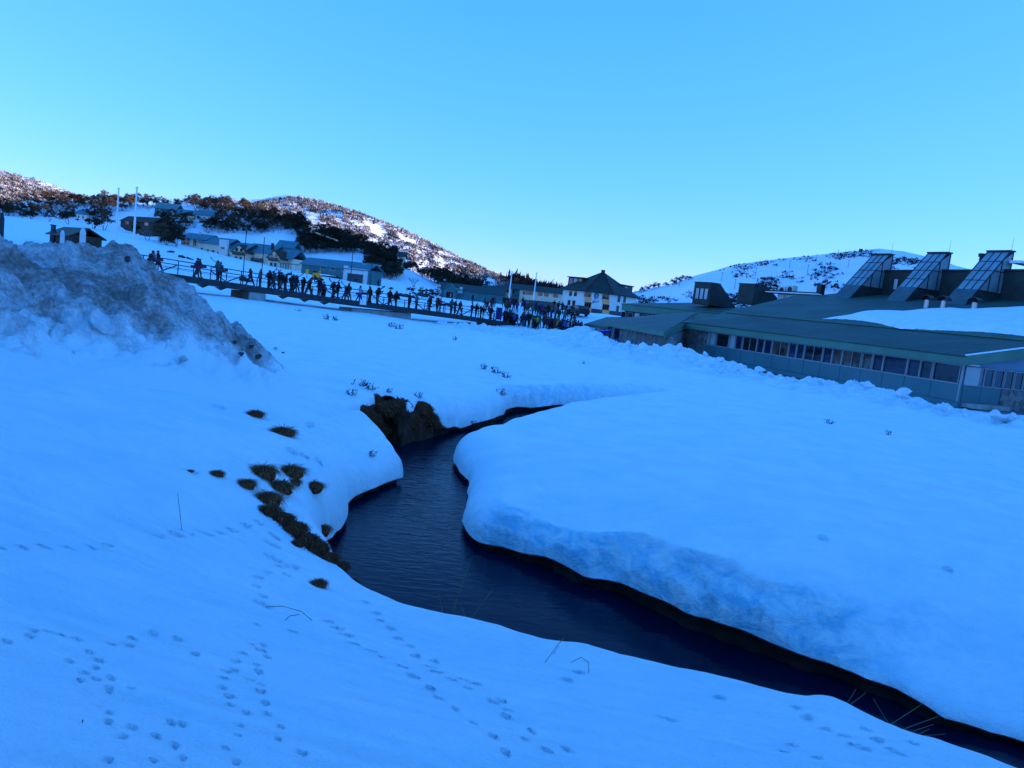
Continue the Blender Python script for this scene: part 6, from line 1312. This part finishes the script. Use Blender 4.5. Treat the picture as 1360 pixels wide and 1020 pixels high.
def forest():
    N = 4200; px = rng.uniform(0, 635, N); f = rng.random(N); ys_ = np.interp(px, *zip(*SIL)); yl = np.interp(px, *zip(*LOWB)); py = ys_+(yl-ys_)*f**1.0+1
    P, ok = hit_hill(px, py, slope_z, 235, 470); px, py = px[ok], py[ok]
    ridge = np.stack([np.interp(np.linspace(0, 1, 150), np.linspace(0, 1, len(wooded.P)), wooded.P[:, k]) for k in range(3)], 1)
    keep = []; cl = fbm(P[:, 0], P[:, 1], 26, 3); kinds = []; occ = []
    for i in range(len(P)):
        if any(a < px[i] < c and b-1 < py[i] < d+5 for a, b, c, d in HOUSES): continue
        dark = sstep(330, 420, px[i]); dens = cl[i]+.5*dark+.12
        if dens < (-.16 if px[i] < 240 else -.34): continue
        dmin = 1.9 if px[i] > 340 else 2.6
        if any((P[i, 0]-a)**2+((P[i, 1]-b)*.7)**2 < dmin**2 for a, b in occ): continue
        occ.append((P[i, 0], P[i, 1])); up = (py[i]-np.interp(px[i], *zip(*SIL)))/max(8, np.interp(px[i], *zip(*LOWB))-np.interp(px[i], *zip(*SIL)))
        u = rng.random(); kd = 'd' if u < .28+.70*dark+.2*up-.1 else ('b' if u < .66+.3*dark else 'r'); keep.append((P[i], px[i], py[i])); kinds.append(kd)
    for x in np.arange(-185, -8, 3.6):                       # the skyline row
        x2 = x+rng.uniform(-1.5, 1.5); y = float(np.interp(x2, wooded.P[:, 0], wooded.P[:, 1]))+rng.uniform(-6, 3); 
        keep.append((np.array([x2, y, float(slope_z(np.array([x2]), np.array([y]))[0])]), -1, 0)); kinds.append('r' if (rng.random() < .5 and x2 < -95) else 'd' if rng.random() < .7 else 'b')
    return keep, kinds
keep, kinds = forest(); order = list(range(len(keep))); 
LBL = dict(d='dark leafy snow gum in the wood on the left hillside', b='brown leaved snow gum in the wood on the left hillside', r='bare grey branched snow gum in the wood on the left hillside')
NM = dict(d='snow_gum', b='snow_gum', r='bare_snow_gum')
def plant(P, kd, sc, label, group, name=None):
    r = empty(name or NM[kd], (P[0], P[1], P[2]-.1), random.uniform(0, 6.28), label, 'tree', group); r.scale = (sc, sc, sc*random.uniform(.85, 1.1))
    tr, cr = random.choice(BARE if kd == 'r' else GUM); link(bpy.data.objects.new('trunk', tr), r); c = link(bpy.data.objects.new('crown', cr), r)
    if kd == 'b': setm(c, 0, 'gum_leaf_brown')
    return r
random.Random(3).shuffle(order)
order.sort(key=lambda i: keep[i][0][1])
for n_, i in enumerate(order[:295]):
    P, a, b = keep[i]; q_ = (P[0]/P[1])*1000+680; zone = ('above the small cabins at far left', 'behind the flagpoles', 'above the timber lodge', 'among the blue roofed houses', 'above the cream lodge', 'right above the cream lodge', 'above the blue roofed hall', 'on the dark spur by the snow chute')[int(np.searchsorted([75, 150, 205, 265, 330, 395, 480], q_))]
    lv = 'skyline ' if a < 0 else ''
    plant(P, kinds[i], random.uniform(.75, 1.2)*(.9 if kinds[i] == 'r' else 1), '%s%s %s' % (lv, dict(d='dark leafy snow gum', b='brown leaved snow gum', r='bare grey snow gum')[kinds[i]], zone), 'trees of the left hillside wood')
rest = order[295:]
if rest:                                                  # the far remainder of the wood, as one mass
    V = []; F = []; M = []
    GV = {id(m): (np.array([v.co[:] for v in m.vertices]), [tuple(p.vertices) for p in m.polygons]) for pr in GUM+BARE for m in pr}
    for i in rest:
        P, a, b = keep[i]; kd = kinds[i]; tr, cr = random.choice(BARE if kd == 'r' else GUM); an = random.uniform(0, 6.28); sc = random.uniform(.7, 1.15); ca, sa = math.cos(an)*sc, math.sin(an)*sc
        for m, mi in ((tr, 3 if kd != 'r' else 2), (cr, {'d': 0, 'b': 1, 'r': 2}[kd])):
            v, f = GV[id(m)]; b0 = len(V); X = np.stack([v[:, 0]*ca-v[:, 1]*sa+P[0], v[:, 0]*sa+v[:, 1]*ca+P[1], v[:, 2]*sc+P[2]], 1); V.extend(map(tuple, X)); F.extend(tuple(b0+k for k in p) for p in f); M.extend([mi]*len(f))
    me = bpy.data.meshes.new('far_woodland'); me.from_pydata(V, [], F)
    for m in ('gum_leaf_dark', 'gum_leaf_brown', 'bare_branch', 'gum_bark'): me.materials.append(MAT[m])
    me.polygons.foreach_set('material_index', M); o = link(bpy.data.objects.new('far_woodland', me)); tag(o, 'far part of the snow gum wood along the left ridge', 'woodland', kind='stuff')
# single trees that stand clear
for px, py, d, kd, sc, lb in [(196,331,240,'r',.95,'bare frosted tree standing alone on the snow right of the flagpoles'),(42,296,270,'d',.8,'dark round tree left of the small cabins'),(30,295,275,'d',.5,'small dark bush tree at the far left of the slope'),(66,294,285,'d',.7,'dark tree in front of the low grey cabin'),
       (92,295,265,'d',1.0,'dense dark tree between the two small cabins'),(124,297,260,'d',1.1,'big dark tree right of the small white cabin'),(138,297,262,'b',1.1,'broad brownish tree left of the timber lodge'),(218,324,255,'d',1.2,'big dark tree left of the cream lodge, nearer one'),(229,322,262,'d',1.1,'big dark tree touching the left end of the cream lodge'),(212,326,250,'d',.9,'dark tree below the dark blue cabin'),
       (562,385,170,'d',.5,'small dark tree by the rocks above the bridge'),(551,366,235,'r',.9,'frosted bare tree on the snow chute'),(545,385,200,'d',.45,'small dark bush at the left of the rocks above the bridge'),(577,384,180,'d',.5,'round dark bush at the right of the rocks above the bridge')]:
    p = at(px, py, d); p[2] = float(slope_z(np.array([p[0]]), np.array([p[1]]))[0]); plant(p, kd, sc, lb, None)
# boulders on the snow slope
BO = [lump_mesh('boulder', s, 'boulder_rock', sub=2) for s in (41, 42, 43)]
for px, py, d, r_, lb in [(227,333,215,1.3,'flat dark boulder left of the boulder group before the cream lodge'),(239,337,205,1.1,'left boulder of the group before the cream lodge'),(244,339,203,1.0,'second boulder of the group before the cream lodge'),(250,339,203,1.2,'tallest boulder of the group before the cream lodge'),(254,342,200,.9,'right boulder of the group before the cream lodge'),
      (322,367,125,1.2,'flat dark patch of rock beside the bridge lamp'),(332,368,125,.9,'second flat dark rock beside the bridge lamp'),(552,378,190,1.3,'dark rock in the outcrop above the bridge, top left'),(560,380,190,1.2,'dark rock in the outcrop above the bridge, top middle'),(568,382,188,1.4,'dark rock in the outcrop above the bridge, top right'),(556,384,182,1.2,'dark rock in the outcrop above the bridge, lower left'),
      (566,387,180,1.2,'dark rock in the outcrop above the bridge, lower middle'),(575,388,178,1.3,'dark rock in the outcrop above the bridge, lower right'),(533,387,165,1.3,'long dark rock left on the snow above the lamp'),(541,388,162,1.4,'long dark rock middle on the snow above the lamp'),(549,390,160,1.2,'long dark rock right on the snow above the lamp'),(520,376,200,1.1,'dark rock on the snow below the dark wood'),
      (384,357,190,1.0,'dark rock right of the cream lodge porch'),(394,363,180,.9,'dark rock on the snow below the cream lodge porch')]:
    p = at(px, py, d); p[2] = float(slope_z(np.array([p[0]]), np.array([p[1]]))[0]); block(random.choice(BO), 'boulder', p, r_*.8, lb, 'boulder', 1.5, .6)

def scrub(name, label, px, py, zf, y0, y1, mats, size, nq, thr=None, seed=5):
    P, ok = hit_hill(px, py, zf, y0, y1)
    g = np.random.default_rng(seed); V = []; M = []; n = len(P); 
    if thr is not None: m = thr(P, px[ok], py[ok]); P = P[m]; n = len(P)
    mk = g.integers(0, len(mats), n); s = g.uniform(.6, 1.4, n)*size
    C = P[:, None, :]+g.normal(size=(n, nq, 3))*np.array([.5, .5, .32])*s[:, None, None]; C[..., 2] += .35*s[:, None]
    t = g.normal(size=(n, nq, 3)); t /= np.linalg.norm(t, axis=-1)[..., None]; o = g.normal(size=(n, nq, 3)); w_ = np.cross(t, o); w_ /= np.linalg.norm(w_, axis=-1)[..., None]
    L = (s[:, None]*g.uniform(.35, .9, (n, nq)))[..., None]; t[..., 2] = np.abs(t[..., 2])+.3; wn = g.uniform(.15, .45, (n, nq))[..., None]; Q = np.stack([C-t*L, C+w_*L*wn, C+t*L, C-w_*L*wn], 2).reshape(-1, 3)
    me = np_mesh(name, Q, np.arange(len(Q)).reshape(-1, 4), None, False)
    for m in mats: me.materials.append(MAT[m])
    me.polygons.foreach_set('material_index', np.repeat(mk, nq).astype(np.int32)); tag(link(bpy.data.objects.new(name, me)), label, 'scrub', kind='stuff')
def sil_pts(h): return None
N = 15000; px = rng.uniform(335, 745, N); top = np.interp(px, [335,350,385,430,480,540,600,650,690,745], [272,268,262,268,284,308,337,361,377,390]); py = top+rng.random(N)**1.15*np.interp(px, [335,450,560,660,745], [40,75,75,45,20])
scrub('middle_hill_scrub', 'grey brown scrub over the sunlit middle hill', px, py, midh.z, 470, 900, ['scrub_sunlit', 'scrub_pale', 'scrub_pale', 'scrub_dark'], 1.5, 9, lambda P, a, b: fbm(P[:, 0], P[:, 1]*.5, 30, 4)+.75*np.exp(-((b-np.interp(a, [335,350,385,430,480,540,600,650,690,745], [272,268,262,268,284,308,337,361,377,390]))/9)**2)+.0 > rng.uniform(-.35, .35, len(P)))
N = 12000; px = rng.uniform(-60, 175, N); top = np.interp(px, [-60,0,50,90,130,200], [219,228,240,255,272,292]); py = top+rng.random(N)*65
scrub('left_hill_scrub', 'pinkish grey scrub over the sunlit left hill', px, py, lefth.z, 500, 960, ['scrub_pale', 'scrub_sunlit', 'scrub_pale', 'scrub_dark'], 1.6, 9, lambda P, a, b: fbm(P[:, 0], P[:, 1]*.5, 35, 4) > rng.uniform(-.7, .25, len(P)))
N = 12000; px = rng.uniform(835, 1260, N); top = np.interp(px, [835,880,920,985,1100,1170,1200,1260], [391,380,368,351,337,332,335,351]); py = top+rng.random(N)**.9*70
scrub('ski_hill_scrub', 'dark rocks and low scrub breaking the snow of the ski hill', px, py, righth.z, 655, 1160, ['scrub_dark'], 1.7, 8, lambda P, a, b: fbm(P[:, 0]*.55, P[:, 1]*.35, 30, 4)+.10*sstep(1130, 1200, a)-.02 > rng.uniform(.10, .42, len(P)))
N = 700; px = rng.uniform(680, 745, N); py = np.interp(px, [680, 700, 745], [372, 380, 391])+rng.random(N)*14
scrub('valley_head_wood', 'dark wood on the shaded tail of the middle hill', px, py, midh.z, 470, 900, ['scrub_dark'], 4.5, 16)
for i, (px, py) in enumerate([(852,386),(858,384),(866,382),(872,380),(884,378),(893,376),(899,375),(906,371),(915,369),(1085,384),(1096,381),(1108,384)]):
    h, ok = hit_hill(np.array([float(px)]), np.array([py+3.0]), righth.z, 650, 1150)
    if len(h): plant(h[0], 'd', random.uniform(1.4, 2.0), ['dark tree on the lower left skyline of the ski hill', 'dark tree on the ski hill just behind the green roof'][i > 8], 'trees on the ski hill')
plain('lift_steel', (.06, .065, .07), .5, .2, 2)
for i, (px, py, h) in enumerate([(958,372,11),(1003,366,11),(1048,356,11),(1084,345,10),(1112,340,10),(1140,336,9),(975,384,12),(1030,378,12),(902,378,10),(1018,352,9),(1072,362,11),(1126,354,10)]):
    q, ok = hit_hill(np.array([float(px)]), np.array([float(py)+2]), righth.z, 650, 1150)
    if not len(q): continue
    r = empty('lift_tower', (q[0][0], q[0][1], q[0][2]-.5), .6, 'thin lift pylon on the ski hill, %s from the left' % ordw(sorted([958,1003,1048,1084,1112,1140,975,1030,902,1018,1072,1126]).index(px)), 'lift pylon', 'lift pylons on the ski hill')
    MB().tube((0, 0, 0), (0, 0, h), .3, .2, 8).build('mast', 'lift_steel', r); MB().box(-2.0, 2.0, -.15, .15, h-.6, h-.3).build('cross_arm', 'lift_steel', r)
q, ok = hit_hill(np.array([1143.0]), np.array([334.5]), righth.z, 650, 1150)
if len(q):
    r = empty('summit_hut', (q[0][0], q[0][1], q[0][2]-.5), .3, 'tiny dark lift hut on the skyline of the ski hill', 'hut'); MB().box(-2, 2, -1.5, 1.5, 0, 3.2).build('wall', 'dark_cladding', r); MB().prism([(-2.6, 3.21), (2.6, 3.21), (0, 4.6)], -2, 2, lambda a, z, t: (a, t, z)).build('roof', 'dark_metal', r)
